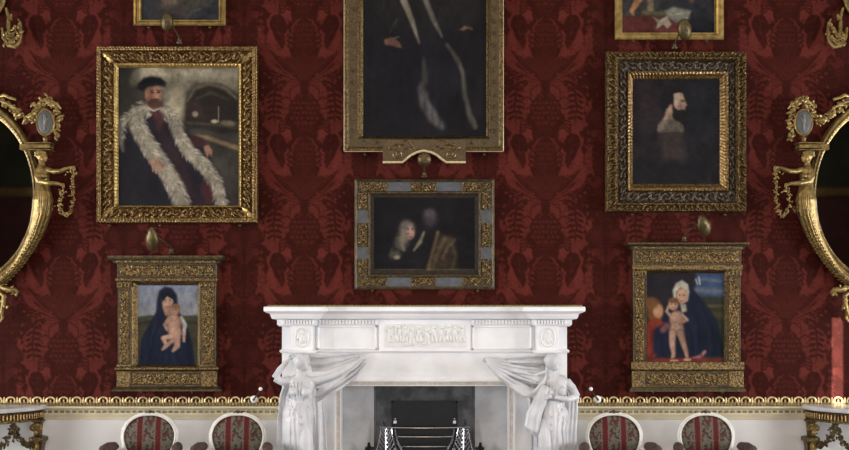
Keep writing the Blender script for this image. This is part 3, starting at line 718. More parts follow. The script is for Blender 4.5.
sheet(v2, [(563, 386, d0-.05), (570, 400, d0-.03), (572, 425, d0-.03), (571, 470, d0-.04), (571, Z0, d0-.05)], [(570, 386, d0-.06), (576, 404, d0-.05), (576, 425, d0-.05), (573, 470, d0-.05), (574, Z0, d0-.05)], 24, 5, .012, 1.5, .010)
sheet(v2, [(527, 392, d0-.06), (529, 410, d0-.06), (531, 440, d0-.06), (530, Z0, d0-.06)], [(540, 395, d0-.02), (541, 412, d0-.02), (540, 440, d0-.02), (540, Z0, d0-.02)], 24, 6, .012, 1.6, .012)
sculpt(v2, 'veil', 'marble_figure', b2, .0045, 3)
gown(553, (377, 388, 398, 408, 420, 440, 480, 530, 560), (6.5, 12.2, 11.4, 13.6, 15.2, 15.0, 14.5, 15, 17), -1, b2)
# ------------------------------------------------------------------ grate
gr = thing('fire_grate', 'polished steel basket grate with pierced flaring ends standing in the fireplace opening', 'grate', (0, 0.02, .02))
dg = -.06
def G(px, py, d=dg): return P(px, py, d)
def bowed(px0, px1, py, sag, bow, n=16): return [P(px0+(px1-px0)*t, py+sag*math.sin(PI*t), dg+.015+bow*math.sin(PI*t)) for t in np.linspace(0, 1, n)]
MB().tube(bowed(379.5, 470, 427.2, 1.0, .05), .0065, 8).build('top_rail', 'steel', gr)
for py, a, c in ((436.8, 396.5, 453), (446.5, 400, 449), (458, 402, 447), (469, 402, 447)):
    b = MB(); b.tube(bowed(a, c, py, .3, .05), .0075, 8)
    b.build('bar', 'steel', gr)
for sg in (1, -1):
    X = lambda px: px if sg == 1 else 849.3-px
    b = MB(); b.tube([P(X(395), 427.6, dg+.02), P(X(395.6), 434, dg+.03), P(X(398), 442, dg+.04), P(X(403), 452, dg+.05), P(X(410), 466, dg+.05), P(X(413), 480, dg+.05)], .0075, 8)
    b.build('curved_stay', 'steel', gr)
    # pierced bell-shaped end standard: open lattice of real bars between its flaring outline
    b = MB(); L_ = lambda t: 381.0-6*t**1.6-2*t; R_ = lambda t: 391.2+3*t+9*t**1.7
    def pt(u, t):
        y = 428.6+34*t; x = L_(t)+(R_(t)-L_(t))*u
        return P(X(x), y, dg+.02+.05*math.sin(PI*u)*(.4+.6*t))
    for i in range(15):
        for j in range(9):
            u0, u1, t0, t1 = j/9, (j+1)/9, i/15, (i+1)/15
            if (i+j) % 2: b.tube([pt(u0, t0), pt(u1, t1)], .0040, 5)
            else: b.tube([pt(u1, t0), pt(u0, t1)], .0040, 5)
    for u in (.45,): b.tube([pt(u, t) for t in np.linspace(0, 1, 12)], [.005+.007*t for t in np.linspace(0, 1, 12)], 7)
    for u in (0, 1): b.tube([pt(u, t) for t in np.linspace(0, 1, 12)], .0045, 6)
    st = b.build('end_standard', 'steel', gr)
    MB().tube([pt(.5, 1.0), P(X(389), 492, dg+.03), P(X(388), 511.5, dg+.02)], [.05, .03, .04], 10).build('leg', 'steel_dark', gr)
    b = MB(); b.lathe(P(X(384.2), 427.4, dg+.02), [(.003, 0), (.005, .012), (.0035, .018), (.010, .03), (.012, .042), (.007, .054), (.001, .062)], 10); b.build('finial', 'steel_dark', gr)
MB().box(P(398, 474, dg-.05), P(451, 470, dg+.05)).build('basket_floor', 'black_iron', gr)
for sg in (1, -1):
    X = lambda px: px if sg == 1 else 849.3-px
    t = thing('fire_dog', ('short black iron fire dog at the hearth edge beneath the carved woman with raised arm', 'short black iron fire dog at the hearth edge beneath the carved woman folding her arm')[sg < 0], 'fire dog', (P(X(369), 517, 0).x, -.02, .02))
    k = .02
    b = MB(); b.tube([P(X(369), 511, k), P(X(369), 450, k), P(X(369), 447.5, k)], [.016, .014, .02], 10); b.lathe(P(X(369), 447.5, k), [(.016, 0), (.018, .01), (.010, .016), (.011, .03), (.006, .038)], 12); b.build('post', 'black_iron', t)
    MB().tube([P(X(365), 448.5, k+.01), P(X(374), 448.5, k+.01)], .011, 8).build('crossbar', 'black_iron', t)
    MB().box(P(X(364), 513.2, k+.03), P(X(374), 510, k-.03)).build('foot', 'black_iron', t)
# ================================================================== pictures
GAIN = 1.0
def pegs(par, spots):                                           # little gilt supports under the lower rail
    for x, y in spots:
        b = MB(); b.ell(P(x, y, .02), (.011, .014, .012)); b.tube([P(x, y-1.5, .02), P(x, y+.5, .02)], .006, 6); b.build('support_peg', 'brass', par)
def backing(par, x0, y0, x1, y1, d0, d1, m='frame_dark'):
    d1 = .018
    MB().pbox(x0, y0, x1, y1, d0, d1, .05).build('backboard', m, par)
# ---- large portrait over the sofa chairs: man in a fur stole
p = thing('framed_picture', 'gilt-framed portrait of a seated man in a black hat and pale fur stole', 'painting', P(178, 224, 0))
backing(p, 100, 50, 256, 220, 0, .03)
ring('outer_moulding', (96.5, 46, 258.5, 224), (103, 52.5, 252, 217.5), [(0, 0), (0, .05), (.25, .075), (.5, .07), (.6, .082), (.85, .08), (1, .055)], 'gold', p, carve=lambda s, c: beads(s, c, 3.2), amp=.006, per=2.2, M_=9)
ring('carved_band', (102, 51.5, 253, 218.5), (114, 63.5, 241.5, 206.5), [(0, .055), (.15, .05), (.5, .055), (.85, .04), (1, .035)], 'gold', p, carve=lambda s, c: scroll(s, c, 11), amp=.022, per=2.2, M_=22, noise=.0012)
ring('inner_moulding', (113, 62.5, 242.5, 207.5), (118, 67.5, 238, 205), [(0, .035), (.3, .058), (.6, .05), (1, .03)], 'gold_bright', p, carve=lambda s, c: beads(s, c, 3.6), amp=.006, per=2.2, M_=8)
for x, y, a in ((107.5, 57, 45), (248, 57, -45), (107.5, 213, -45), (248, 213, 45)):
    b = MB()
    for o in (-30, -15, 0, 15, 30): b.ell(P(x, y, .065), (.012, .014, .066-abs(o)*.0009), Matrix.Rotation(math.radians(a+o+90), 3, 'Y'), 8, 6)
    b.build('corner_leaf', 'gold_bright', p)
c = Paint(117.5, 66.5, 238.5, 205.5, 2.4).fill((58, 54, 48))
c.poly([(140, 66), (239, 66), (239, 92), (220, 84), (196, 82), (186, 92), (183, 120), (168, 118), (160, 96), (136, 82)], (128, 120, 100), 4, .9)
c.blob(150, 75, 17, 9, (158, 148, 124), .7, a=.9).blob(205, 73, 30, 4, (142, 134, 116), .9, 4, .8).blob(176, 98, 7, 18, (138, 128, 106), .8, a=.7)
c.blob(124, 88, 12, 24, (46, 44, 39), .7, a=.9).blob(134, 78, 5, 8, (92, 86, 70), .8, 20, .7)
c.poly([(184, 130), (186, 100), (192, 88), (206, 82), (222, 84), (236, 94), (239, 132), (220, 134), (200, 128)], (40, 35, 31), 2.2, .95)
c.stroke([(187, 100), (194, 88), (208, 83), (224, 87), (236, 98)], [2, 4, 4, 4, 2], (104, 92, 74), 1.8, .8).stroke([(196, 98), (210, 92), (228, 99)], [1.5, 3, 1.5], (78, 66, 54), 1.8, .7)
c.blob(194, 110, 8, 8, (66, 46, 42), .9, a=.5).blob(214, 121, 3.4, 2, (158, 146, 120), 1).blob(194.6, 113.6, 3, 3, (132, 124, 108), .9).stroke([(218, 106), (218, 122)], .8, (150, 140, 118), .6).blob(228, 123, 8, 3, (132, 120, 98), 1, 5, .7).stroke([(183, 122), (212, 124), (238, 128)], 2.4, (70, 64, 52), 1.4, .7)
c.poly([(182, 136), (204, 134), (239, 144), (239, 206), (224, 206), (206, 160)], (50, 46, 42), 3, .9).stroke([(186, 134), (206, 137), (238, 148)], [2.5, 4, 5], (118, 100, 72), 1.6, .85).blob(226, 172, 14, 20, (62, 58, 52), 1, a=.6)
c.poly([(117, 130), (122, 118), (138, 107), (168, 107), (182, 124), (200, 142), (222, 180), (230, 206), (117, 206)], (33, 31, 36), 3)
c.poly([(150, 110), (162, 110), (166, 126), (176, 148), (190, 178), (202, 206), (190, 206), (170, 162), (153, 124)], (46, 34, 38), 3).poly([(151, 111), (161, 111), (163, 122), (158, 132)], (70, 44, 44), 2).blob(207, 192, 6, 12, (82, 40, 42), 1, -15, .7).blob(197, 141, 9, 5, (52, 32, 34), .9, 20)
LP = [(149, 106), (136, 113), (137, 127), (149, 147), (163, 167), (175, 187), (182, 206)]; RP = [(162, 109), (173, 117), (178, 134), (189, 152), (205, 167), (216, 184), (221, 206)]
c.stroke([(133, 113), (121, 122), (119, 138), (122, 150)], [8, 9, 7, 3], (112, 106, 94), 2.4, .9).stroke(LP, [6, 15, 16, 17, 17, 17, 16], (136, 128, 112), 2.6).stroke(RP, [6, 13, 12, 13, 14, 12, 9], (134, 126, 110), 2.4)
def fur(pts, n, hw, seed):
    r = np.random.default_rng(seed)
    for _ in range(n):
        k = r.uniform(0, len(pts)-1.01); i = int(k); f = k-i; dx, dy = pts[i+1][0]-pts[i][0], pts[i+1][1]-pts[i][1]; L = math.hypot(dx, dy); o = r.uniform(-hw, hw)
        x = pts[i][0]+dx*f-dy/L*o; y = pts[i][1]+dy*f+dx/L*o; t = r.choice(4)
        ln = r.uniform(2, 5); ex = (dx/L*.8-dy/L*.5*np.sign(o))*ln; ey = (dy/L*.8+dx/L*.5*np.sign(o))*ln
        c.stroke([(x, y), (x+ex, y+ey)], [1.3, .4], [(172, 164, 146), (158, 150, 132), (96, 88, 72), (120, 112, 96)][t], .6, .75)
fur(LP, 330, 9, 1); fur(RP, 260, 7, 2); fur([(133, 113), (121, 122), (119, 138)], 50, 5, 3)
c.blob(153, 104.5, 5, 6, (112, 80, 64), .6).blob(153, 94, 8.6, 12, (138, 98, 78), .35).blob(150, 95, 4, 10, (116, 80, 64), .8, 0, .7).blob(156, 92, 4, 6, (168, 124, 102), .9, 0, .9).blob(155, 98, 2.6, 2, (158, 112, 94), .9, 0, .8)
c.blob(154, 103.4, 7, 4.6, (72, 50, 40), .7).stroke([(150.5, 99.2), (157.6, 98.8)], 1.5, (70, 48, 40), .8).blob(151.4, 92, 1.7, 1, (52, 36, 32), .7).blob(158, 91.8, 1.5, 1, (52, 36, 32), .7).stroke([(149.4, 90.2), (153, 89.6)], 1, (60, 42, 34), .6).stroke([(156.6, 89.6), (160, 90)], .9, (60, 42, 34), .6).stroke([(155.4, 91), (156.8, 96.4)], 1, (178, 134, 112), .7).stroke([(147, 107), (153, 110.6), (160, 107.6)], 1.3, (150, 144, 134), .7)
c.poly([(136.6, 88), (138, 82), (143, 77.5), (151, 75.6), (160, 77), (165.4, 82), (164.6, 86), (157, 85), (148, 86), (141, 90.6)], (18, 18, 22), 2.2).stroke([(139, 86.6), (148, 83.4), (163, 83.6)], 1.2, (38, 38, 44), 1, .7)
c.poly([(149, 160), (156, 157), (162, 163), (163.6, 168), (160, 167), (157, 165), (151, 166)], (140, 108, 88), 1.3)
for k, (x0, y0, x1, y1) in enumerate(((152, 165, 152.4, 171), (154.6, 166, 155.4, 173), (157.4, 166, 158.8, 173), (160, 166, 162.4, 171.4))): c.stroke([(x0, y0), (x1, y1)], [2, 1.4], (146, 114, 94), .8)
c.poly([(203, 146), (208, 144.6), (212, 150), (211.4, 156), (208.6, 153), (207, 158), (204.6, 152)], (132, 100, 80), 1.2)
c.brush(.07).blur(2).grain(.03); c.canvas('canvas', p, .032, .05, 0.85)
pegs(p, [(110, 225.3), (160, 225.3), (240, 225.3)])
# ---- plain gilt frame, cut by the top of the picture, on the same side
p = thing('framed_picture', 'dark painting in a narrow gilt frame above the man in the black hat', 'painting', P(180, 26, 0))
backing(p, 137, -52, 223, 22, 0, .03)
ring('frame', (133.5, -55, 226, 26), (141, -47, 218, 19), [(0, 0), (0, .055), (.12, .065), (.3, .06), (.42, .04), (.62, .038), (.72, .05), (.9, .045), (1, .03)], 'gold_bright', p, per=.5)
c = Paint(140, -48, 219, 20, 2).fill((44, 46, 50)); c.blob(169, 1, 9, 7, (104, 88, 66), 1.2, a=.8).blob(195, 2, 14, 6, (66, 60, 48), 1.2, a=.7).blob(182, 10, 8, 10, (66, 56, 52), 1, a=.5).blob(168, -14, 12, 14, (128, 104, 80), .7).blob(168, 8, 18, 12, (58, 50, 46), 1, a=.6).stroke([(186, 18), (192, 10), (200, 8)], 2, (82, 80, 74), 1.5, .6).brush(.11).blur(3).grain(.03)
c.canvas('canvas', p, .03, .05, 0.90); pegs(p, [(149, 27.3), (210, 27.3)])
# ---- centre: tall portrait, frame with a shaped apron at the foot
p = thing('framed_picture', 'tall dark portrait of a robed figure in a frame with a shaped lower edge', 'painting', P(424, 163, 0))
backing(p, 348, -92, 499, 147, 0, .03)
dr = .05
def rr(nm, O, I, prof, m, **kw): return ring(nm, O, I, prof, m, p, dref=dr, **kw)
rr('outer_moulding', (344, -96, 503.5, 152), (348.4, -91.6, 499.1, 147.6), [(0, 0), (0, .06), (.2, .078), (.5, .078), (.6, .06), (1, .055)], 'gold_old', carve=lambda s, c: leaves(s, c, 4), amp=.004, per=1.2, M_=8)
rr('inlay_band', (348.4, -91.6, 499.1, 147.6), (357.5, -82, 490, 138.5), [(0, .055), (.1, .05), (.9, .05), (1, .055)], 'grey_inlay', per=.5)
rr('inner_moulding', (357.5, -82, 490, 138.5), (363, -76, 486.5, 136), [(0, .055), (.3, .062), (.6, .04), (1, .03)], 'gold_old', per=.5)
for side in (353.7, 493.7):
    for k in range(20):
        y = 131-12.2*k
        b = MB(); b.lathe(Q(side, y, .05, dr), [(.016, 0), (.017, .006), (.012, .009), (.008, .008), (.007, .013), (.001, .014)], 10, 'y'); b.build('patera', 'gold_dim', p)
for k in range(11):
    if 4 <= k <= 6: continue
    b = MB(); b.lathe(Q(363+12.2*k, 142.3, .05, dr), [(.016, 0), (.017, .006), (.012, .009), (.008, .008), (.007, .013), (.001, .014)], 10, 'y'); b.build('patera', 'gold_dim', p)
# apron: outline with stepped ears and two scooped curves meeting under the lamp
apron = [(383, 140.5), (383, 163), (402.5, 163), (406, 160), (411, 156), (417, 153), (423, 151.6), (424.5, 151.6), (431, 153), (437, 156), (442, 160), (446, 163), (465.5, 163), (465.5, 140.5)]
b = MB(); n = len(apron); vs = [Q(x, y, .005, dr) for x, y in apron]+[Q(x, y, .086, dr) for x, y in apron]
b.add(vs, [tuple(range(n)), tuple(range(n, 2*n))[::-1]]+[(i, (i+1) % n, n+(i+1) % n, n+i) for i in range(n)])
ap = b.build('apron', 'grey_inlay', p)
b = MB(); b.tube([Q(x, y, .088, dr) for x, y in apron[1:-1]], .009, 8)

b.build('apron_edge', 'gold_pale', ap)
b = MB()
for sx in (344.7, 502.8): b.tube([Q(sx, -95, .066, dr), Q(sx, 151.3, .066, dr)], .006, 6)
b.tube([Q(344.7, 151.3, .066, dr), Q(383, 151.3, .066, dr)], .007, 6); b.tube([Q(502.8, 151.3, .066, dr), Q(465.5, 151.3, .066, dr)], .007, 6)
b.build('edge_fillet', 'gold_pale', p)
b = MB()
for sg in (-1, 1):
    for k in range(5): b.ell(Q(424.3+sg*(12+k*5.5), 147+2.2*math.sin(k*1.9), .087, dr), (.020, .010, .008), Matrix.Rotation(sg*(.5-k*.3), 3, 'Y'), 8, 6)
    b.tube([Q(424.3+sg*t*34, 146+5*math.sin(t*9), .087, dr) for t in np.linspace(.1, 1, 20)], .005, 6)
    b.tube([Q(424.3+sg*(26+(5-r)*math.cos(r*2.2)), 155+(5-r)*math.sin(r*2.2), .087, dr) for r in np.linspace(0, 4.4, 26)], .005, 6)
b.build('apron_scrolls', 'gold', ap)
c = Paint(362, -77, 487.5, 137, 2).fill((30, 28, 31))
c.blob(424, 60, 52, 80, (27, 27, 33), 1, a=.8).blob(430, 10, 60, 20, (35, 33, 33), 1, a=.7)
c.blob(424, -45, 12, 16, (142, 106, 86), .4).blob(424, -34, 9, 8, (90, 76, 64), .7).blob(424, -62, 14, 8, (20, 20, 24), .6)
c.stroke([(402, -20), (404, 0), (412, 20), (419, 42)], [9, 7, 5, 2], (134, 126, 110), 1.4, .9).stroke([(425, -20), (426, 0), (433, 18), (442, 36)], [8, 5, 5, 2], (112, 106, 94), 1.5, .8)
c.stroke([(424, 58), (425, 80), (421, 88), (425, 104), (434, 118), (442, 126)], [1.5, 6, 8, 11, 11, 7], (92, 87, 86), 3, .85).stroke([(447, 44), (457, 58), (463, 72), (465, 95), (469, 112), (475, 126)], [3, 5, 4, 4, 6, 6], (96, 93, 82), 2, .85)
c.poly([(384, 39), (391, 36), (399, 41), (402, 47), (398, 47), (392, 45), (385, 44)], (110, 80, 68), 1.2, .95).stroke([(393, 38), (399, 36)], 1.5, (112, 82, 70), 1).poly([(459, 29), (465, 25), (473, 27), (473, 30), (468, 28), (463, 30)], (108, 80, 64), 1.2, .95)
c.stroke([(390, 32), (394, 22), (397, 18), (395, 26)], 1, (84, 78, 62), .8, .6).stroke([(384, 0), (383, 8)], 1, (80, 76, 62), .8, .6).stroke([(437, 6), (442, 8), (439, 14)], 1, (74, 70, 58), .8, .5)
for k in range(14): c.stroke([(370+k*8, 50), (368+k*8, 130)], 2.5, (21, 21, 26), 2, .35)
c.brush(.09).blur(3).grain(.03); c.canvas('canvas', p, .03, dr, 0.72); pegs(p, [(365, 154.5), (484, 154.5)])
# ---- centre below: two figures by dim light, frame of gilt foliage and silvered panels
p = thing('framed_picture', 'dark painting of two faces in a frame with silvered panels over the mantelpiece', 'painting', P(424, 289, 0))
backing(p, 358, 183, 491, 286, 0, .03)
ring('outer_moulding', (354.5, 179, 494.5, 289.5), (357.5, 182, 491.5, 286.5), [(0, 0), (0, .05), (.4, .06), (1, .05)], 'gold_dim', p, per=.6)
ring('panel_band', (357.5, 182, 491.5, 286.5), (368, 192, 481, 276.5), [(0, .045), (1, .045)], 'silver_panel', p, per=.5)
ring('carved_sight', (367, 191, 482, 277.5), (370.5, 194.5, 478.5, 274), [(0, .045), (.5, .052), (1, .04)], 'gold_dim', p, carve=lambda s, c: beads(s, c, 2.8), amp=.006, per=2.2, M_=7)
ring('inner_moulding', (370, 194, 479, 274.5), (374.3, 197.5, 474.5, 270), [(0, .04), (.35, .035), (1, .026)], 'frame_dark', p, per=.5)
def tracery(X, Y): return np.clip(.5+.5*np.sin(X*1.9+1.3*np.sin(Y*1.6))*np.cos(Y*1.8+1.2*np.sin(X*1.5)), 0, 1)**.7+.25*np.sin(X*4.1)*np.sin(Y*4.3)
for x0, y0, x1, y1 in ((358, 182.5, 387, 191.5), (411, 182.5, 436, 191.5), (462, 182.5, 491, 191.5), (358, 277.5, 387, 286), (411, 277.5, 436, 286), (462, 277.5, 491, 286),
                       (358, 192, 367, 210), (358, 223, 367, 247), (358, 259, 367, 277), (482, 192, 491, 210), (482, 223, 491, 247), (482, 259, 491, 277)):
    panel('foliate_panel', x0, y0, x1, y1, .046, 'gold_leafy', p, carve=tracery, amp=.014, per=3, back=.03)
c = Paint(374, 197, 475, 270.5, 2.4).fill((24, 22, 25))
c.blob(407, 229, 7.5, 9, (112, 102, 94), .9, a=.9).blob(410, 233, 4.4, 6, (160, 124, 112), .8).blob(403, 236, 3, 7, (140, 128, 112), .8, 10).blob(402, 240, 7, 10, (96, 88, 76), 1, 20, .8)
c.blob(430, 217, 7, 9, (66, 58, 62), 1.1).blob(430, 213, 5, 4, (84, 76, 80), 1.1, a=.7).stroke([(424, 232), (420, 242), (414, 250)], [2, 4, 2], (130, 120, 100), 1.4, .8)
c.poly([(440, 234), (452, 236), (457, 250), (458, 270), (428, 270), (433, 250)], (50, 42, 33), 4).stroke([(445, 238), (437, 254), (432, 270)], 3, (92, 74, 52), 2.4, .8).stroke([(452, 244), (456, 256), (452, 268)], 2.6, (84, 68, 48), 2.2, .8).stroke([(438, 232), (433, 250), (428, 270)], [3, 3, 4], (116, 94, 68), 2, .8).stroke([(450, 240), (444, 254), (446, 270)], 3, (58, 46, 34), 2, .8).stroke([(455, 240), (448, 247), (443, 258)], 2, (110, 92, 66), 2, .7)
c.blob(395, 255, 6, 4.5, (70, 68, 58), 1.1).blob(397, 257, 3, 2, (140, 130, 112), 1).stroke([(400, 240), (404, 250)], 2.5, (110, 100, 86), 1.5, .8).stroke([(392, 248), (390, 255)], 2, (80, 76, 66), 1.4, .7)
c.blob(408, 228.6, 1, .7, (50, 36, 34), .7).blob(412.4, 228.8, .9, .7, (50, 36, 34), .7).stroke([(410.2, 229), (410.6, 233)], .8, (196, 150, 132), .7).stroke([(408, 236.5), (412, 236.5)], .8, (100, 60, 56), .6).stroke([(374.6, 269.6), (474.6, 269.6)], .9, (112, 96, 64), .5, .8)
c.brush(.09).blur(3).grain(.03); c.canvas('canvas', p, .027, .05, 0.80); pegs(p, [(372.3, 290.6), (477.5, 290.6)])
# ---- far side: bearded man in profile, dark pierced frame
p = thing('framed_picture', 'profile portrait of a bearded man in a broad frame of dark scrollwork and gilt', 'painting', P(676, 213, 0))
backing(p, 609, 55, 744, 209, 0, .03)
ring('outer_moulding', (605, 52, 746, 212.5), (619, 61.5, 734.5, 201.5), [(0, 0), (0, .05), (.12, .075), (.3, .06), (.6, .06), (.8, .08), (1, .045)], 'gold_old', p, carve=lambda s, c: .7*scroll(s, c*1.2, 6.5)+.5*beads(s, np.clip(c*2.2+1.2, -1, 1), 3), amp=.022, per=2.6, M_=26, noise=.0028)
ring('edge_bead', (613.5, 57.5, 738.5, 206), (617, 60.5, 735.6, 203), [(0, .06), (.5, .082), (1, .06)], 'gold', p, carve=lambda s, c: beads(s, c, 3.4), amp=.010, per=2.4, M_=7)
ring('scrollwork_band', (618, 60.5, 735.5, 202.5), (627.5, 71, 728, 191), [(0, .04), (1, .035)], 'scroll_dark', p, carve=lambda s, c: scroll(s, c, 12), amp=.024, per=2.4, M_=18, noise=.001)
ring('inner_moulding', (626.5, 70.5, 729.5, 192), (633.3, 78.5, 720.5, 183.5), [(0, .04), (.2, .062), (.5, .056), (.7, .04), (1, .03)], 'gold', p, carve=lambda s, c: leaves(s, c, 3.6), amp=.007, per=2.2, M_=9)
c = Paint(632.8, 78, 721, 184, 2.4).fill((34, 31, 33))
c.blob(645, 100, 30, 30, (42, 34, 36), 1, a=.6).blob(708, 110, 20, 30, (30, 32, 38), 1, a=.6)
c.blob(670, 101, 10, 14, (27, 25, 27), .8)
c.poly([(658, 130), (659, 124), (664, 118), (671, 116), (678, 120), (684, 125), (684, 131), (659, 132)], (122, 112, 96), 1.6).poly([(664, 119), (667, 109), (671, 105), (675, 111), (673, 119)], (138, 114, 96), 1.8)
c.poly([(673.5, 94), (678, 91), (683.5, 93), (685.4, 98.6), (688, 104.6), (686, 106.6), (686, 110), (680, 112), (675, 109), (674, 100)], (164, 138, 118), 1.3).blob(678, 97, 3, 4.6, (182, 156, 134), 1, 0, .7).blob(683.4, 100.4, 2, 1.1, (92, 72, 62), .9).blob(681, 106.4, 3, 2.6, (136, 102, 86), 1, 0, .7)
c.poly([(674, 106), (679, 109.6), (684, 108.6), (687, 110), (688, 115), (684, 121), (677, 121), (673, 115)], (34, 30, 31), 1.5).blob(671.4, 105.6, 1.8, 2.8, (140, 98, 82), .7).blob(668.4, 97, 6, 8, (26, 24, 26), .6)
c.blob(676, 89.6, 6, 2.6, (27, 25, 27), .8)
for k in range(5): c.stroke([(660, 122+k*2.2), (670, 119.5+k*2.3), (683, 126+k*1.2)], .9, (78, 70, 62), .9, .6)
c.blob(673, 145, 12, 22, (66, 57, 50), 1.3, a=.75).stroke([(644, 166), (650, 172), (656, 178)], 1.2, (70, 64, 56), 1.2, .5).blob(676, 172, 40, 14, (26, 27, 30), 1, a=.6)
c.brush(.09).blur(3).grain(.03); c.canvas('canvas', p, .03, .05, 0.80); pegs(p, [(632, 214.6), (725, 214.6)])
# ---- plain gilt frame cut by the top of the picture, far side
p = thing('framed_picture', 'painting with a red carpeted floor in a plain gilt frame above the profile portrait', 'painting', P(669, 39.5, 0))
backing(p, 618, -44, 721, 36, 0, .03)
ring('frame', (614.8, -48, 724, 39.8), (623.2, -39, 715, 31.5), [(0, 0), (0, .05), (.1, .058), (.3, .05), (.55, .05), (.65, .058), (.85, .052), (1, .03)], 'gold_bright', p, per=.5)
c = Paint(622.6, -40, 715.5, 32, 2.2).fill((54, 52, 50))
c.blob(690, 6, 26, 14, (38, 40, 46), 1, a=.8).poly([(622, 16), (650, 14), (690, 22), (690, 33), (622, 33)], (84, 44, 40), 2.4).stroke([(622, 26), (660, 27)], 2, (108, 54, 46), 1.8, .6).blob(702, 26, 16, 10, (28, 28, 34), .8)
c.stroke([(642, -6), (636, 4), (632, 10), (634, 14)], [8, 6, 4, 2.5], (156, 112, 78), 1.4).stroke([(651, -20), (651, 9)], 6, (128, 112, 84), 1.6, .9).stroke([(644, 12), (668, 13)], 4, (92, 84, 60), 1.5, .9)
c.poly([(665, 10), (674, 6), (692, 10), (690, 18), (678, 22), (670, 18)], (112, 110, 96), 1.6, .9).poly([(653, 16), (660, 19), (668, 15), (672, 24), (668, 28), (664, 24), (657, 28), (658, 22)], (150, 140, 120), 1.1, .95).stroke([(692, 0), (698, -10)], 4, (112, 80, 54), 2, .8).stroke([(672, 14), (690, 12), (686, 20)], 1, (150, 146, 130), .8, .6)
c.blob(650, -26, 12, 14, (150, 112, 82), .6).blob(690, -24, 12, 16, (120, 64, 52), .7).brush(.09).blur(3).grain(.03)
c.canvas('canvas', p, .03, .05, 0.85); pegs(p, [(633, 41), (706, 41)])
# ---- the two small tabernacle-framed pictures
def foliate(X, Y):
    return np.clip(.55+.5*np.sin(X*1.35+1.6*np.sin(Y*.9))*np.cos(Y*1.5+1.5*np.sin(X*.8))+.2*np.sin(X*3.3)*np.sin(Y*3.1), 0, 1.2)
def tabernacle(p, cor, fri, mid, pil, sight, can, bmo, base, bot, m1, m2):
    dr = .06
    bx = lambda nm, x0, y0, x1, y1, d, m: MB().bbox(Q(x0, y1, 0, dr), Q(x1, y0, d, dr), .004).build(nm, m, p)
    x0, y0, x1, y1 = cor
    pl = lambda a, c_: [(Q(a, 0, 0, dr).x, 0), (Q(a, 0, 0, dr).x, -.06), (Q(c_, 0, 0, dr).x, -.06), (Q(c_, 0, 0, dr).x, 0)]
    z = lambda py: Q(0, py, 0, dr).z; k = S*(D-dr)/D
    b = MB(); o = (fri[0]-x0)*k
    b.sweep(pl(fri[0], fri[2]), [(0, z(y1)), (o*.35, z(y1-.3)), (o*.45, z(y1-2.6)), (o*.8, z(y1-3.6)), (o, z(y0+1.4)), (o, z(y0)), (0, z(y0))]); cb = b.build('cornice', m2, p)
    b = MB(); n = int((x1-x0)/2.6)
    for i in range(n):
        px = fri[0]+(fri[2]-fri[0])*(i+.5)/n; q = Q(px, y1-1.6, .06+o*.45, dr); b.box((q.x-.0065, q.y+.01, q.z-.008), (q.x+.0065, q.y-.009, q.z+.008))
    b.build('dentils', m1, cb)
    bx('frieze', fri[0], fri[1], fri[2], fri[3], .06, m2)
    panel('frieze_carving', fri[0]+3, fri[1]+2, fri[2]-3, fri[3]-2, .061, m1, p, dr, foliate, .009, 2.4, .03)
    b = MB(); w = (pil[0][0]-mid[0])*k
    b.sweep(pl(pil[0][0], pil[1][2]), [(0, z(mid[3])), (w*.6, z(mid[3]-.8)), (w, z(mid[3]-2)), (w, z(mid[1]+1)), (w*.5, z(mid[1])), (0, z(mid[1]))]); b.build('architrave_moulding', m1, p)
    for a in pil:
        pb = MB().bbox(Q(a[0], a[3], 0, dr), Q(a[2], a[1], .055, dr), .004).build('pilaster', m2, p)
        panel('pilaster_carving', a[0]+2, a[1]+7, a[2]-2, a[3]-4, .056, m1, pb, dr, foliate, .009, 2.4, .03)
        b = MB(); b.bbox(Q(a[0]-.6, a[1]+5.5, .03, dr), Q(a[2]+.6, a[1], .066, dr), .003)
        for i in range(4): b.ell(Q(a[0]+1.5+i*(a[2]-a[0]-3)/3, a[1]+3, .066, dr), (.009, .010, .016), None, 8, 6)
        b.build('capital', m1, pb)
        MB().bbox(Q(a[0]-.6, a[3], .03, dr), Q(a[2]+.6, a[3]-3.2, .064, dr), .003).build('pilaster_foot', m1, pb)
    ring('sight_moulding', sight, can, [(0, .0), (0, .05), (.3, .056), (.6, .045), (1, .028)], 'gold_old', p, dref=dr, per=.5)
    b = MB(); w2 = (base[0]-bmo[0])*k
    b.sweep(pl(base[0], base[2]), [(0, z(bmo[3])), (w2*.5, z(bmo[3]-.5)), (w2+.004, z(bmo[3]-1.6)), (w2+.004, z(bmo[1]+1.2)), (.004, z(bmo[1])), (0, z(bmo[1]))]); b.build('base_moulding', m1, p)
    bx('predella', base[0], base[1], base[2], base[3], .06, m2)
    a0, a1 = pil[0][2]-pil[0][0], pil[1][2]-pil[1][0]
    panel('predella_carving', base[0]+a0+2, base[1]+2.4, base[2]-a1-2, base[3]-2.2, .061, m1, p, dr, foliate, .009, 2.4, .03)
    for xa, xb in ((base[0]-.4, base[0]+a0), (base[2]-a1, base[2]+.4)): bx('plinth_block', xa, base[1], xb, base[3], .068, m1)
    b = MB(); w3 = (base[0]-bot[0])*k
    b.sweep(pl(base[0], base[2]), [(0, z(bot[3])), (w3, z(bot[3])), (w3, z(bot[3]-1.6)), (w3*.5, z(bot[1]+.8)), (0, z(bot[1]))]); b.build('foot_moulding', m2, p)
p = thing('framed_picture', 'small painting of a dark-hooded woman holding an infant, in a pilastered gilt frame', 'painting', P(167, 391, 0))
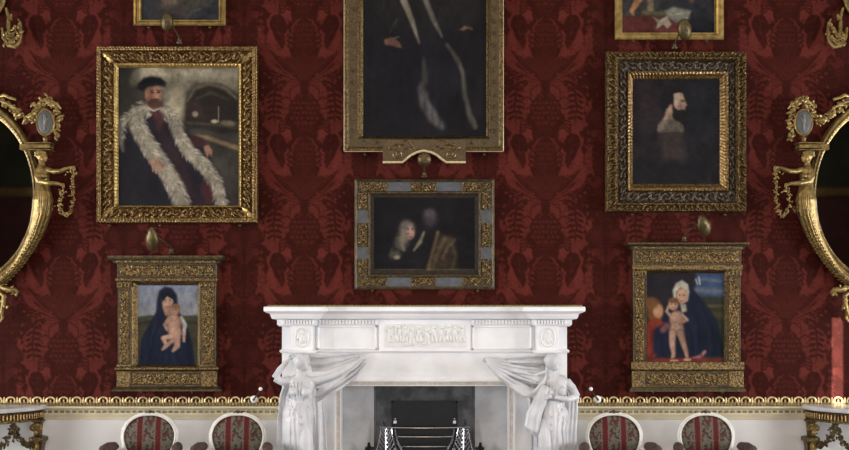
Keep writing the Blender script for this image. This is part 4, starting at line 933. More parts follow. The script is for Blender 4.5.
tabernacle(p, (109.5, 256, 221.5, 263.5), (117, 263, 216.5, 278), (115.5, 277.5, 218, 282.5), [(117.5, 282, 131, 367.5), (200.5, 282, 215.8, 367.5)], (131, 281, 201, 368), (137, 285.5, 196.5, 365), (115.8, 366.5, 218, 371), (117.2, 371, 217, 387), (113, 386.5, 219.5, 391), 'gold_old', 'gold_dim')
c = Paint(136.5, 285, 197, 365.6, 2.8).fill((132, 138, 152)); c.stroke([(130, 298), (165, 295), (200, 299)], 8, (150, 148, 150), 5, .6).stroke([(130, 310), (200, 310)], 9, (162, 158, 150), 5, .6)
c.poly([(136, 317), (150, 315), (162, 318), (180, 316), (198, 315), (198, 366), (136, 366)], (74, 70, 52), 1.4).stroke([(136, 324), (150, 322), (198, 323)], 3, (46, 46, 36), 2, .8).stroke([(136, 330), (150, 329)], 3, (92, 86, 60), 2, .6)
c.poly([(156, 300), (158, 291), (164, 286.5), (171, 288), (176, 295), (177, 310), (186, 326), (192, 345), (194, 366), (138, 366), (140, 340), (149, 322), (155, 312)], (31, 34, 50), 1.6)
c.poly([(140, 345), (160, 335), (185, 340), (193, 366), (138, 366)], (27, 33, 52), 4, .8).blob(166.5, 301, 5.8, 8.2, (178, 142, 120), .4).poly([(161, 306), (172, 306), (170, 316), (164, 316)], (160, 124, 104), 1.2).poly([(160, 293), (166, 290), (173, 295), (173, 300), (166, 296), (161, 302)], (24, 26, 38), 1)
c.blob(164.4, 300, 1, .6, (84, 58, 50), .5).blob(169, 300.2, 1, .6, (84, 58, 50), .5).stroke([(166.8, 300), (166.4, 304)], .7, (196, 158, 134), .5).stroke([(165, 306.6), (168.4, 306.6)], .7, (130, 72, 66), .5)
SK, SH, HL = (172, 134, 112), (122, 88, 74), (192, 154, 130)
c.stroke([(180, 318), (184, 325), (183, 334)], [4, 4.4, 3.4], (186, 180, 172), 1.2).stroke([(181, 320), (183.6, 330)], 1, (140, 134, 130), .9, .7)
c.blob(173, 324, 7.6, 10, SH, .5).blob(172.6, 323, 6.4, 9, SK, .7).blob(171.6, 320, 4, 4.6, HL, 1, 0, .7).blob(174, 333, 6.6, 6.4, SK, .7).blob(173, 331, 3.6, 3.6, HL, 1, 0, .6)
c.stroke([(168, 318), (163.4, 325), (166, 330)], [3.6, 3.2, 2.4], SK, 1.2).stroke([(170, 337), (162, 338.6), (165, 345), (162.6, 348.6)], [6, 5, 3.8, 2.6], SH, 1).stroke([(170, 336.4), (162.4, 338), (165.4, 344.4), (163, 348)], [4.6, 4, 3, 2], HL, 1.2)
c.stroke([(176, 338), (176, 346), (172, 351)], [7, 6, 3], SK, 1.4).stroke([(171, 341), (165, 346.5), (161.4, 349.6)], [4.4, 3.4, 2.4], SK, 1.2)
c.blob(174, 310, 5.2, 5.6, SH, .4).blob(173.6, 310.2, 4.4, 5, SK, .6).blob(172.4, 311, 2.4, 2.6, HL, 1, 0, .7).blob(174.6, 306.2, 4.6, 2.6, (132, 96, 64), .8).blob(172, 310, .7, .5, (80, 54, 46), .6).blob(175, 310, .7, .5, (80, 54, 46), .6).stroke([(172.4, 313), (174.6, 313)], .6, (140, 80, 72), .5)
for q in ([(158, 320), (152, 340), (148, 364)], [(163, 352), (160, 365)], [(176, 354), (180, 365)], [(186, 330), (189, 350), (190, 365)], [(168, 352), (169, 365)]): c.stroke(q, 1.6, (17, 21, 38), 1.6, .7)
for q in ([(155, 322), (149, 342), (144, 364)], [(166, 354), (164, 365)], [(172, 354), (174, 365)]): c.stroke(q, 1.4, (40, 47, 68), 1.6, .6)
c.stroke([(183, 334), (183, 341)], 3, (184, 144, 118), 1).stroke([(150, 326), (147, 345), (148, 364)], 1.4, (20, 24, 40), 1, .7).stroke([(186, 340), (188, 364)], 1.4, (20, 24, 40), 1, .7).brush(.05).blur(3).grain(.02); c.canvas('canvas', p, .03, .06, 0.66); pegs(p, [(141.5, 392), (192, 392)])
p = thing('framed_picture', 'small painting of a white-veiled woman with a standing infant, in a pilastered gilt frame', 'painting', P(688, 391, 0))
tabernacle(p, (626.8, 243, 748, 249.5), (633, 249, 741.5, 265), (632, 264.5, 742.5, 271), [(633.4, 270.5, 646, 365), (727, 270.5, 741, 365)], (645.5, 269.5, 727.5, 366), (648, 273.5, 725, 361.5), (631.5, 362, 743, 371), (632, 371, 743, 387.5), (629.5, 387, 745, 391.5), 'gold_old', 'gold_dim')
c = Paint(647.5, 273, 725.5, 362, 2.6).fill((40, 36, 42)); c.poly([(697, 272), (727, 272), (727, 303), (697, 303)], (62, 78, 108), 2).stroke([(697, 280), (706, 279), (722, 281)], 3, (112, 118, 128), 2, .7).stroke([(697, 290), (727, 292)], 5, (118, 122, 124), 3, .7)
c.poly([(697, 299), (706, 296), (716, 297), (727, 298), (727, 362), (697, 362)], (54, 58, 46), 1.5).stroke([(700, 306), (727, 306)], 2.6, (116, 98, 66), 1.6, .7).stroke([(704, 314), (727, 316)], 6, (96, 80, 46), 3, .7).stroke([(700, 277), (701, 284)], 1.4, (190, 190, 186), .8).stroke([(697, 279), (698.4, 284)], 1, (170, 172, 170), .8)
c.poly([(676, 286), (681, 281), (689, 283), (696, 292), (704, 300), (718, 320), (724, 345), (726, 356), (652, 356), (650, 330), (664, 318), (672, 306)], (29, 34, 50), 1.8).poly([(696, 330), (716, 325), (722, 356), (690, 356)], (24, 29, 44), 4, .7)
c.poly([(675, 303), (673.6, 290), (677, 283), (683, 280), (689, 284), (690.6, 292), (689, 301), (686.6, 302), (687.4, 291), (682, 287.5), (677.6, 292), (677, 302)], (186, 178, 160), 1.5).blob(683, 296, 5.6, 7.8, (194, 154, 124), .4).poly([(681, 304), (687, 304), (688, 311), (683, 313)], (170, 160, 142), 1.4).blob(680.6, 295, .9, .6, (90, 62, 50), .5).blob(685, 295.4, .9, .6, (90, 62, 50), .5).stroke([(683, 295.5), (682.2, 299)], .7, (210, 170, 140), .5).stroke([(681, 301), (684.6, 301.2)], .7, (150, 80, 70), .5)
c.blob(656, 312, 8, 12, (118, 76, 44), .5).blob(659, 311, 5, 7.4, (176, 132, 100), .5).blob(652, 303, 7, 6, (124, 82, 48), .7).poly([(648, 322), (656, 318), (668, 324), (666, 345), (655, 358), (648, 358)], (138, 54, 38), 1.8).poly([(653, 330), (668, 322), (676, 340), (668, 356), (654, 354)], (30, 34, 54), 2.6)
c.stroke([(664, 330), (668, 326)], 6, (150, 92, 90), 2, .8).stroke([(689, 360), (700, 357.5), (706, 352)], [3, 4, 3.4], (160, 108, 98), 1.4)
c.blob(678, 320, 7.6, 9, SH, .5).blob(677.6, 319.4, 6.4, 8, SK, .7).blob(676, 316.6, 4, 4, HL, 1, 0, .7).blob(677.6, 329.4, 7, 6.4, SK, .7).blob(676.4, 328, 4, 3.6, HL, 1, 0, .6)
c.stroke([(671.6, 316), (667.6, 311.4), (669.6, 306)], [3.4, 3, 2.4], SK, 1.1).stroke([(683, 315), (688.4, 320), (680, 323.4)], [3.4, 3.2, 2.4], SK, 1.1).stroke([(684, 317), (687.6, 321), (681, 324.6)], 1, SH, 1, .7)
c.stroke([(673.6, 333), (673.4, 345), (675, 354), (673.6, 360.4)], [8, 6.4, 4.6, 3.4], SH, 1.1).stroke([(673.4, 333), (673, 345), (674.4, 354), (673, 360)], [6, 4.8, 3.2, 2.6], HL, 1.3)
c.stroke([(681.6, 333), (685, 345), (687.6, 353), (689, 359.4)], [7.6, 6, 4.4, 3], SH, 1.1).stroke([(681, 333), (684.4, 345), (687, 353), (688.4, 359)], [5.6, 4.4, 3, 2.2], SK, 1.3)
c.blob(674.5, 304.4, 5.4, 6, SH, .4).blob(674.2, 304.8, 4.6, 5.2, SK, .6).blob(673, 305.6, 2.4, 2.6, HL, 1, 0, .7).blob(674.4, 300.4, 5, 2.8, (112, 78, 50), .8).blob(672.6, 304.4, .7, .5, (80, 54, 46), .6).blob(676, 304.4, .7, .5, (80, 54, 46), .6).stroke([(673, 307.6), (675.6, 307.6)], .6, (140, 80, 72), .5)
for q in ([(694, 306), (700, 325), (702, 355)], [(704, 310), (714, 330), (716, 355)], [(692, 325), (694, 350)], [(662, 336), (664, 354)]): c.stroke(q, 1.8, (17, 22, 40), 1.8, .7)
for q in ([(690, 318), (697, 340), (696, 356)], [(700, 306), (709, 326), (711, 352)]): c.stroke(q, 1.4, (40, 47, 68), 1.8, .6)
for q in ([(652, 326), (651, 345)], [(656, 324), (654, 340), (652, 356)]): c.stroke(q, 1.4, (104, 34, 26), 1.4, .7)
c.stroke([(647, 361), (726, 361)], 5, (124, 48, 46), 1.4).stroke([(672, 361), (678, 361)], 2.6, (196, 154, 122), .9).stroke([(686, 360), (691, 360)], 2.6, (196, 154, 122), .9).brush(.05).blur(3).grain(.02); c.canvas('canvas', p, .03, .06, 0.66); pegs(p, [(652.5, 392.3), (722, 392.3)])
# ================================================================== picture lamps: brass shell shades on brackets
def lamp(label, c_, r, tilt, br, kind):
    t = thing('picture_lamp', label, 'picture lamp', P(br[0], br[1], .08))
    d = .20
    e = Matrix.Rotation(math.radians(tilt), 3, 'Y') @ Matrix.Rotation(.35, 3, 'X')
    b = MB(); n, m = 22, 9; vs = []; fs = []
    for th, sc in ((1.0, 1.0), (.93, .93)):
        for j in range(m+1):
            ph = PI/2*j/m
            for i in range(n):
                a = 2*PI*i/n; z = math.sin(a); w = 1.0
                if kind == 'drop': w = 1-.32*max(z, 0)**1.0
                q = Vector((r[0]*S*math.cos(a)*math.cos(ph)*w*sc, -r[0]*S*.75*math.sin(ph)*sc, r[1]*S*z*math.cos(ph)*sc))
                q *= 1+.02*math.cos(a*11)
                vs.append(P(*c_, d)+e @ q)
    K = (m+1)*n
    for s in (0, 1):
        for j in range(m):
            for i in range(n):
                f = (s*K+j*n+i, s*K+j*n+(i+1) % n, s*K+(j+1)*n+(i+1) % n, s*K+(j+1)*n+i); fs.append(f if s else f[::-1])
    for i in range(n): fs.append((i, (i+1) % n, K+(i+1) % n, K+i))
    b.add(vs, fs); b.build('shade', 'brass', t)
    top = P(*c_, d)+e @ Vector((0, .02, r[1]*S*.35))
    B = P(br[0], br[1], .08)
    b = MB(); mid = (top+B)/2+Vector((0, -.03, .02)); b.tube([top, mid, B+Vector((0, -.02, .03)), B], .0055, 7); b.build('stem', 'brass', t)
    b = MB(); b.lathe(P(br[0], br[1]+2.5, .075), [(.020, 0), (.024, .01), (.014, .018), (.016, .03), (.007, .042)], 12); b.build('bracket', 'gold_dim', t)
    MB().ell(P(*c_, d-.02), (.016, .016, .026)).build('bulb', 'porcelain', t)
lamp('brass shell picture lamp above the portrait of the man in the black hat', (167, 22), (6.2, 9), 10, (179.5, 41.5), 'oval')
lamp('brass drop-shaped picture lamp over the dark-hooded woman and infant', (152.2, 239), (6.5, 12.5), 4, (171.5, 251), 'drop')
lamp('brass shell picture lamp above the profile portrait of the bearded man', (684.5, 29.5), (7, 10.5), -14, (674.5, 46.5), 'oval')
lamp('brass drop-shaped picture lamp over the white-veiled woman and infant', (703.5, 225.5), (7, 11.5), -24, (684, 239), 'drop')
lamp('round brass picture lamp under the shaped edge of the tall central portrait', (424.3, 159.5), (6.8, 7.2), 0, (424.3, 175), 'oval')
# ================================================================== oval mirrors with gilded carved women
def mirror(sg, labels):
    X = lambda px: px if sg > 0 else 849-px
    R = lambda px, py, d: P(X(px), py, d)
    t = thing('oval_mirror', labels, 'mirror', R(-36, 291, 0))
    cx, cy = -36.0, 194.0
    n = 120
    def oval(prof, nm, m, parent, carve=None):                  # prof: (semi x, semi y, depth)
        b = MB(); vs = []; K = len(prof)
        for i in range(n):
            a = 2*PI*i/n
            for rx, ry, d in prof: vs.append(Q(X(cx+rx*math.cos(a)), cy-ry*math.sin(a), d, .05))
        fs = [(i*K+k, ((i+1) % n)*K+k, ((i+1) % n)*K+k+1, i*K+k+1) for i in range(n) for k in range(K-1)]
        b.add(vs, fs); return b.build(nm, m, parent, sharp=40)
    fr = oval([(74.5, 98, .004), (74.5, 98, .05), (73.6, 96.5, .062), (72.6, 94.5, .062), (72, 93.4, .05), (71.4, 92, .05), (70.6, 90.6, .06), (69.6, 88.6, .05), (69.3, 88, .035), (68.2, 86.2, .03), (68.2, 86.2, .004)], 'frame', 'gold_mirror', t)
    b = MB(); ring_ = [Q(X(cx+70.2*math.cos(a)), cy-89.8*math.sin(a), .052, .05) for a in np.linspace(0, 2*PI, 150, endpoint=False)]
    for q in ring_[::1]: b.ell(q, (.009, .008, .009), None, 6, 4)
    b.build('bead_row', 'gold_mirror', fr)
    b = MB(); vs = [Q(X(cx+68.6*math.cos(2*PI*i/n)), cy-86.6*math.sin(2*PI*i/n), .03, .05) for i in range(n)]; b.add(vs, [tuple(range(n))]); b.build('glass', 'mirror_glass', t)
    def sym(build):                                             # both flanks of the oval carry the same ornament
        for fl in (1, -1): build(lambda px, py, d: P(X(px if fl > 0 else 2*cx-px), py, d), fl*sg, fl)
    def flank(R, f, fl):
        b = MB()                                                # bracket shelf above the head
        def slab(a, c_, y0, y1, d): b.box(R(a, y1, .03), R(c_, y0, d))
        slab(29.4, 50.2, 143.2, 144.4, .126); slab(30, 49.6, 144.4, 149.8, .12); slab(29.6, 50, 149.8, 151.2, .126); slab(22, 36, 144, 150.5, .075)
        b.build('bracket', 'gold_mirror', t)
        cam_ = MB(); c0 = R(45.5, 122.5, .10)
        cam_.ell(c0, (8*S, .018, 12.2*S), None, 28, 12); co = cam_.build('cameo', 'cameo', t, 'grey oval plaque in a gilt rim')
        b = MB(); b.tube([c0+Vector((8.3*S*math.cos(a), -.002, 12.6*S*math.sin(a))) for a in np.linspace(0, 2*PI, 40, endpoint=False)], .0085, 7, closed=True)
        b.lathe(R(45.3, 143.6, .10), [(.030, 0), (.024, .01), (.012, .02), (.018, .035), (.012, .05)], 12); b.build('cameo_mount', 'gold_mirror', co)
        b = MB(); q = c0+Vector((0, -.017, 0)); b.ell(q+Vector((0, 0, .045)), (.010, .008, .012)); b.ell(q+Vector((.002*f, 0, .012)), (.014, .008, .028)); b.ell(q+Vector((-.002, 0, -.03)), (.010, .007, .032)); b.ell(q+Vector((.016*f, 0, .012)), (.005, .006, .026), Matrix.Rotation(.6*f, 3, 'Y')); b.build('cameo_relief', 'cameo_relief', co)
        g = MB()                                                # leaf garland from the crest to the cameo
        def vine(pts, L, per=3, spread=.012):
            for i in range(len(pts)-1):
                a, c_ = R(*pts[i]), R(*pts[i+1]); k = max(2, int((c_-a).length/.014))
                for j in range(k): g.leafy(a+(c_-a)*(j/k), L, per, spread)
        vine([(-36, 88, .06), (-20, 92, .06), (-2, 99, .07), (8, 106, .07), (17, 113, .07), (25, 119.5, .08), (31, 121, .08), (35, 115, .09), (37, 108, .09)], .021, 3, .016)
        vine([(37, 108, .09), (41, 103, .09), (46, 101.5, .09), (52, 103, .09), (57, 107, .09)], .022, 4, .018)
        vine([(56, 107, .09), (58, 115, .09), (58.5, 124, .09), (57.5, 132, .09), (57, 139, .08)], .019, 3, .015)
        g.build('garland', 'gold_mirror', t)
        b = MB()                                                # ribbon ends and bow
        b.tube([R(-2, 97, .08), R(4, 95, .09), R(9, 97.5, .09), R(16, 99.5, .09)], [.008, .014, .011, .010], 8, flat=.5); b.build('ribbon', 'gold_bright', t); b = MB(); b.tube([R(0, 101, .08), R(8, 104, .09), R(17, 109, .09)], [.006, .010, .006], 8, flat=.5); b.build('ribbon', 'gold_bright', t)
        b = MB(); b.tube([R(36, 106, .09), R(41, 101, .10), R(46, 100, .10), R(50, 103, .10)], [.007, .012, .010, .007], 8, flat=.5); b.tube([R(51, 101, .10), R(57, 104, .10), R(61, 109, .09)], [.007, .010, .006], 8, flat=.5)
        b.build('ribbon', 'gold_bright', t)
        w = MB(); d = .085                                      # the woman, ending in a scrolled leafy term
        tb = lambda pts, r, nn=9: w.tube([R(*p) for p in pts], [q*S*1.34 for q in r], nn)
        el = lambda p, r, rot=0: w.ell(R(*p), (r[0]*S*1.26, min(r)*S*1.26, r[1]*S*1.26), Matrix.Rotation(rot*f, 3, 'Y'), 12, 9)
        tb([(42, 160, d), (41.8, 166, d), (42, 170, d), (42.2, 176, d), (42.4, 183, d), (42.6, 190, d), (43, 200, d), (42, 210, d-.01), (39, 222, d-.02), (35, 234, d-.025), (28, 248, d-.03), (19, 262, d-.035), (8, 275, d-.04), (-6, 285, d-.04)],
           [2.0, 2.6, 5.0, 5.2, 4.6, 5.8, 7.4, 7.2, 6.4, 5.6, 4.8, 4.0, 3.2, 2.4], 12)
        el((42.3, 156.4, d+.012), (4.1, 4.6)); el((43.6, 158.4, d+.02), (3.0, 3.4), -.2)
        tb([(46.4, 156.2, d+.03), (47.4, 158.4, d+.032), (46.2, 158.8, d+.03)], [.5, .65, .5], 6); el((45.3, 161, d+.028), (1.3, 1.0)); el((46.2, 159.9, d+.032), (.8, .45)); el((45, 156.4, d+.036), (.9, .4))
        for k in range(14): el((39.5+3.4*math.cos(k*.9), 154.5+3.2*math.sin(k*.9)*.9-.5, d+.012+.014*(k % 2)), (1.7, 1.7))
        for k in range(7): el((44.5-k*1.2, 151.9+.25*abs(k-3), d+.03), (1.4, 1.3))
        el((40, 176, d+.045), (2.2, 2.2)); el((44.6, 176, d+.045), (2.2, 2.2))
        tb([(46.5, 169.5, d+.005), (53, 171.6, d+.03), (60, 171.2, d+.05), (66, 168.8, d+.055), (71.5, 167.2, d+.055)], [2.3, 2.1, 1.8, 1.5, 1.0], 9)
        tb([(37.5, 170.5, d+.015), (37.2, 177, d+.04), (41, 181.8, d+.065), (49, 183.2, d+.085), (57, 183.4, d+.085), (60.5, 184.2, d+.085)], [2.5, 2.3, 2.1, 1.8, 1.5, 1.1], 9)
        for hx, hy, hd, an in ((72.3, 167.4, d+.055, .5), (61.4, 184.6, d+.085, .55)):
            ca, sa = math.cos(an), math.sin(an); at = lambda u, v, e=0: (hx+u*ca-v*sa, hy+u*sa+v*ca, hd+e)
            tb([at(-1, 0), at(1.6, 0)], [1.1, 1.2], 8)
            for k, L in enumerate((3.0, 3.6, 3.3, 2.5)):
                v = -.9+k*.6; tb([at(1, v), at(1+L*.5, v*1.2, .003), at(1+L*.8, v*1.3+1.0), at(.8+L*.9, v*1.3+1.9)], [.5, .48, .42, .32], 6)
            tb([at(-.2, -.8), at(1, -1.9, .004), at(2.2, -1.9, .006)], [.55, .5, .36], 6)
        fg = sculpt(w, 'carved_woman', 'gold_mirror', t, .0032, 3)
        b = MB()                                                # skirt folds and acanthus scales along the tail
        for k in range(9):
            o = -4.8+k*1.2; e = .072-abs(o)**2*.0013
            b.tube([R(42.4+o*.75, 186.5, d+e-.006), R(42.8+o*1.3, 194, d+e+.006), R(43+o*1.45+.5*math.sin(k*2), 203, d+e+.006), R(41.5+o*1.25, 213+abs(o)*.6, d+e-.006)], [.003, .0075, .009, .004], 6)
        for k in range(5): b.tube([R(36.4, 186+k*2.3, d+.012), R(42.5, 188.5+k*2.9, d+.066), R(49, 187+k*2.4, d+.014)], [.004, .007, .004], 6)
        tl = [(42, 208, .072), (41.4, 214, .07), (39, 222, .058), (35, 234, .046), (28, 248, .034), (19, 262, .022), (8, 275, .012), (-4, 284, 0)]
        for k in range(30):
            u = k/29*(len(tl)-1.001); i_ = int(u); q0, q1 = tl[i_], tl[i_+1]; ft = u-i_; v_ = k/29
            x, y, e = (q0[m_]+(q1[m_]-q0[m_])*ft for m_ in range(3)); an = math.atan2(q1[0]-q0[0], q1[1]-q0[1])
            for s2 in (-2, -1, 0, 1, 2):
                wd = 3.1-1.7*v_; q = R(x+s2*wd*math.cos(an), y-s2*wd*math.sin(an)+abs(s2)*.8, d+e-abs(s2)**1.6*.009)
                b.ell(q, (.0105-.004*v_, .010, .021-.006*v_), Matrix.Rotation((-an+s2*.35)*f, 3, 'Y'), 8, 6)
        for px, py, r in ((51, 208, .014), (53, 210.5, .012), (50.5, 211.5, .013), (54.5, 207.5, .009), (35.5, 216, .012), (48, 206, .012)): b.leafy(R(px, py, d), r, 2, .006)
        b.build('drapery', 'gold_mirror', fg)
        g = MB()                                                # swag hung between her hands
        vine([(73, 170, d+.055), (73, 180, d+.05), (72.4, 192, d+.045), (72.2, 203, d+.04), (70.5, 211, d+.04), (66.5, 214.5, d+.045), (61.5, 212.5, d+.05), (59.6, 206, d+.06), (60.4, 196, d+.075), (61.6, 187, d+.085)], .0105, 3, .009)
        vine([(66, 173, d+.055), (71, 170.5, d+.055), (76.5, 173.5, d+.05)], .011, 2, .008); vine([(64, 191, d+.08), (68, 193, d+.07)], .010, 2, .006); vine([(62, 213, d+.05), (66.5, 216, d+.045), (71, 212, d+.04)], .010, 3, .009)
        g.build('swag', 'gold_mirror', fg)
        b = MB()                                                # leaf scrolls at the foot
        b.tube([R(-2, 286, .05), R(4, 288.5, .06), R(10, 290, .07), R(15, 289.6, .07), R(17.6, 292.4, .06), R(16.4, 295.4, .06), R(14.6, 293.8, .06)], [.016, .020, .020, .016, .014, .012, .007], 9)
        b.tube([R(-1, 292, .05), R(4, 296, .06), R(3.4, 304, .06), R(1.6, 312, .06), R(2.6, 318, .05), R(0, 322, .05)], [.018, .018, .018, .016, .012, .006], 9)
        for px, py in ((3, 286), (7, 291), (11, 288), (13, 293), (2, 300), (5, 307), (0, 314), (4, 297)): b.leafy(R(px, py, .07), .015, 3, .008)
        b.build('foot_scroll', 'gold_mirror', t)
    sym(flank)
    b = MB(); b.lathe(R(-36, 104, .06), [(.08, 0), (.09, .03), (.05, .05), (.03, .08), (.06, .12), (.07, .17), (.03, .2), (.004, .24)], 16)
    for k in range(14): b.leafy(R(-36+(k-6.5)*2.4, 96-3*math.cos((k-6.5)*.35), .07), .022, 2, .01)
    b.build('crest', 'gold_mirror', t)
mirror(1, 'oval gilt mirror with a carved woman facing the man in the black hat')
mirror(-1, 'oval gilt mirror with a carved woman facing the bearded man in profile')
# ================================================================== gilt leaf mounts cut by the upper corners
def medallion(sg, label):
    X = lambda px: px if sg > 0 else 849-px
    R = lambda px, py, d: P(X(px), py, d)
    t = thing('wall_medallion', label, 'wall ornament', R(-8, 48, 0))
    b = MB(); c0 = R(-8, -8, .03); b.ell(c0, (11.5*S, .02, 22*S), None, 32, 10); b.build('plaque', 'cameo', t)
    b = MB(); b.tube([R(-8+12.5*math.cos(a), -8+23*math.sin(a), .035) for a in np.linspace(0, 2*PI, 44, endpoint=False)], .016, 9, closed=True); b.build('rim', 'gold_mirror', t)
    b = MB()
    for fl in (1, -1):
        r = (lambda px, py, d: R(px, py, d)) if fl > 0 else (lambda px, py, d: R(-16-px, py, d))
        b.tube([r(6, 8, .04), (r(9, 18, .05)), r(8.5, 27, .06), r(10, 36, .07)], [.009, .014, .016, .012], 9)
        b.tube([r(2, 28, .05), r(4, 38, .07), r(9, 45.5, .09), r(15, 47, .09), r(19.5, 42, .08), r(21, 33, .07), r(20.4, 23, .06), r(18, 19, .05)], [.010, .016, .018, .017, .015, .013, .010, .006], 9)
        b.tube([r(10, 20, .06), r(11.5, 14, .06)], [.018, .006], 8)
        for k in range(16):
            u = k/15; x = 4+17*u; y = 45.5-3*math.cos((u-.4)*3)-14*max(u-.55, 0)/.45
            b.leafy(r(x, y, .095), .014, 2, .006); b.leafy(r(x*.8+1, y-6, .09), .011, 2, .006)
        b.tube([r(6, 32, .085), r(11, 34, .09), r(17, 31.5, .085)], .008, 7); b.tube([r(7, 38, .10), r(12, 40.5, .11), r(18, 37, .09)], .009, 7)
        for px, py in ((14, 29), (19, 26), (5, 34), (12, 44)): b.leafy(r(px, py, .09), .016, 3, .008)
    b.build('leaf_mount', 'gold_mirror', t)
medallion(1, 'gilt leaf mount with an oval plaque on the damask beside the narrow-framed dark painting')
medallion(-1, 'gilt leaf mount with an oval plaque on the damask beside the red-carpeted painting')
# ================================================================== half-round side tables
def table(sg, label):
    X = lambda px: px if sg > 0 else 849-px
    cxw = P(X(-36), 0, 0).x; zt = HC+(HY-404.2)*S
    t = thing('side_table', label, 'table', (cxw, -.02, 0))
    a_, b_ = 84*S, .50
    def curve(k, n=60, inset=0.0): return [(cxw+(a_-inset)*math.cos(PI*i/n), -.02-(b_-inset)*math.sin(PI*i/n)) for i in range(n+1)][::-1]
    def slab(nm, pts, prof, m, par, sharp=35):
        b = MB(); N = len(pts); K = len(prof); vs = []; c = Vector((cxw, -.02))
        for x, y in pts:
            v = Vector((x, y))-c; L = max(v.length, 1e-6)
            for o, z in prof: q = c+v*(1+o/L); vs.append((q.x, min(q.y, -.02), z))
        fs = [(i*K+k, (i+1)*K+k, (i+1)*K+k+1, i*K+k+1) for i in range(N-1) for k in range(K-1)]
        fs += [tuple(i*K for i in range(N)), tuple(i*K+K-1 for i in range(N))[::-1]]
        fs += [(0,)+tuple(range(1, K))+tuple((N-1)*K+k for k in range(K-1, -1, -1))]
        b.add(vs, fs); return b.build(nm, m, par, sharp=sharp)
    slab('marble_top', curve(0), [(-.012, zt-.034), (-.002, zt-.030), (0, zt-.024), (0, zt-.006), (-.006, zt)], 'table_marble', t)
    fz = slab('frieze', curve(0, inset=.03), [(0, zt-.112), (.006, zt-.108), (.006, zt-.100), (-.004, zt-.096), (-.004, zt-.046), (.010, zt-.040), (.014, zt-.034)], 'gold_old', t)
    b = MB(); n = 64
    for i in range(n):
        an = PI*(i+.5)/n; x = cxw+(a_-.026)*math.cos(an); y = -.02-(b_-.026)*math.sin(an)
        b.tube([(x, y, zt-.094), (x, y, zt-.09), (x, y, zt-.052), (x, y, zt-.047)], [.004, .0085, .0085, .004], 7)
    b.build('fluting', 'gold', fz)
    def on(an, ins): return Vector((cxw+(a_-ins)*math.cos(an), -.02-(b_-ins)*math.sin(an), 0))
    angs = [math.radians(x) for x in (6, 60, 120, 174)]
    for an in angs:
        p = on(an, .042); b = MB()
        zc = zt-.11
        b.sweep([(p.x-.03, p.y+.03), (p.x+.03, p.y+.03), (p.x+.03, p.y-.03), (p.x-.03, p.y-.03)][::-1], [(.006, zc), (.006, zc-.012), (-.004, zc-.02), (-.010, zc-.115), (.018, zc-.125), (.022, zc-.135), (.022, zc-.155), (.010, zc-.165), (.004, zc-.20), (-.010, .14), (.004, .12), (.004, .07), (-.012, .05), (-.012, 0)], True)
        lg = b.build('leg', 'gold_old', t)
        b = MB(); f = p+Vector((0, -.03, zc-.065))              # ram's head at the top of the leg
        b.ell(f, (.030, .034, .036)); b.ell(f+Vector((0, -.025, -.022)), (.018, .022, .03)); b.ell(f+Vector((0, -.01, .032)), (.026, .022, .016))
        for s2 in (-1, 1):
            b.tube([f+Vector((s2*(.02+.024*math.sin(r)*(1-r/9)), -.01-.02*(1-math.cos(r))*.5, .016+.026*(math.cos(r)-1)*(1-r/8)+.012)) for r in np.linspace(0, 5.2, 18)], [.013-.0006*i for i in range(18)], 8)
            b.ell(f+Vector((s2*.012, -.034, .004)), (.005, .005, .005))
        b.build('ram_head', 'gold_mirror', lg)
        b = MB(); q = p+Vector((0, -.052, zc-.20))
        b.tube([q+Vector((.020*math.cos(k), -.004, .042*math.sin(k))) for k in np.linspace(0, 2*PI, 24, endpoint=False)], .006, 7, closed=True); b.ell(q, (.016, .010, .036)); b.build('oval_boss', 'gold_bright', lg)
    b = MB()                                                    # swags of husks between the legs, gathered up under a bow half way
    def vine(a, c_, sag):
        n_ = 26
        for i in range(n_+1):
            u = i/n_; an = a[0]+(c_[0]-a[0])*u; z = a[1]+(c_[1]-a[1])*u-sag*4*u*(1-u)
            q = on(an, .055); q.z = z; b.leafy(q, .015, 4, .010, .5)
    for i in range(3):
        a0, a1 = angs[i], angs[i+1]; m = (a0+a1)/2
        for e0, e1 in ((a0, m), (m, a1)): vine((e0, zt-.20 if e0 in angs else zt-.135), (e1, zt-.135 if e1 == m else zt-.20), .12)
        for s2 in (-.12, .12):
            for k in range(6): q = on(m+s2*k*.12, .05); q.z = zt-.125-.008*k; b.leafy(q, .014, 2, .005, .5)
        for k in range(8): q = on(m, .05); q.z = zt-.13-.016*k; b.leafy(q, .013, 2, .006, .5)
    b.build('husk_swags', 'husk', t)
table(1, 'half-round gilt side table with a marble top on the same side as the black-hatted man')
table(-1, 'half-round gilt side table with a marble top under the streak of sunlight')
# ================================================================== bell levers beside the chimneypiece
for sg, lb in ((1, 'white porcelain bell lever on the gilt border beside the carved woman with raised arm'), (-1, 'white porcelain bell lever on the gilt border beside the carved woman folding her arm')):
    X = lambda px: px if sg > 0 else 851.5-px
    t = thing('bell_lever', lb, 'bell lever', P(X(254.3), 403, 0))
    b = MB(); q = P(X(254.3), 399.2, .012); q.y = -.014; b.lathe(q, [(.028, 0), (.028, .012), (.022, .020), (.010, .024), (.002, .025)], 20, 'y'); b.build('rosette', 'porcelain', t)
    b = MB(); b.lathe(q, [(.008, .022), (.009, .032), (.003, .036)], 10, 'y'); b.tube([q+Vector((0, -.028, 0)), P(X(258), 393.5, .05), P(X(260.4), 389.6, .06)], [.006, .0045, .004], 7); b.build('arm', 'brass', t)
    MB().ell(P(X(260.6), 389, .06), (.015, .015, .015), None, 12, 8).build('knob', 'porcelain', t)
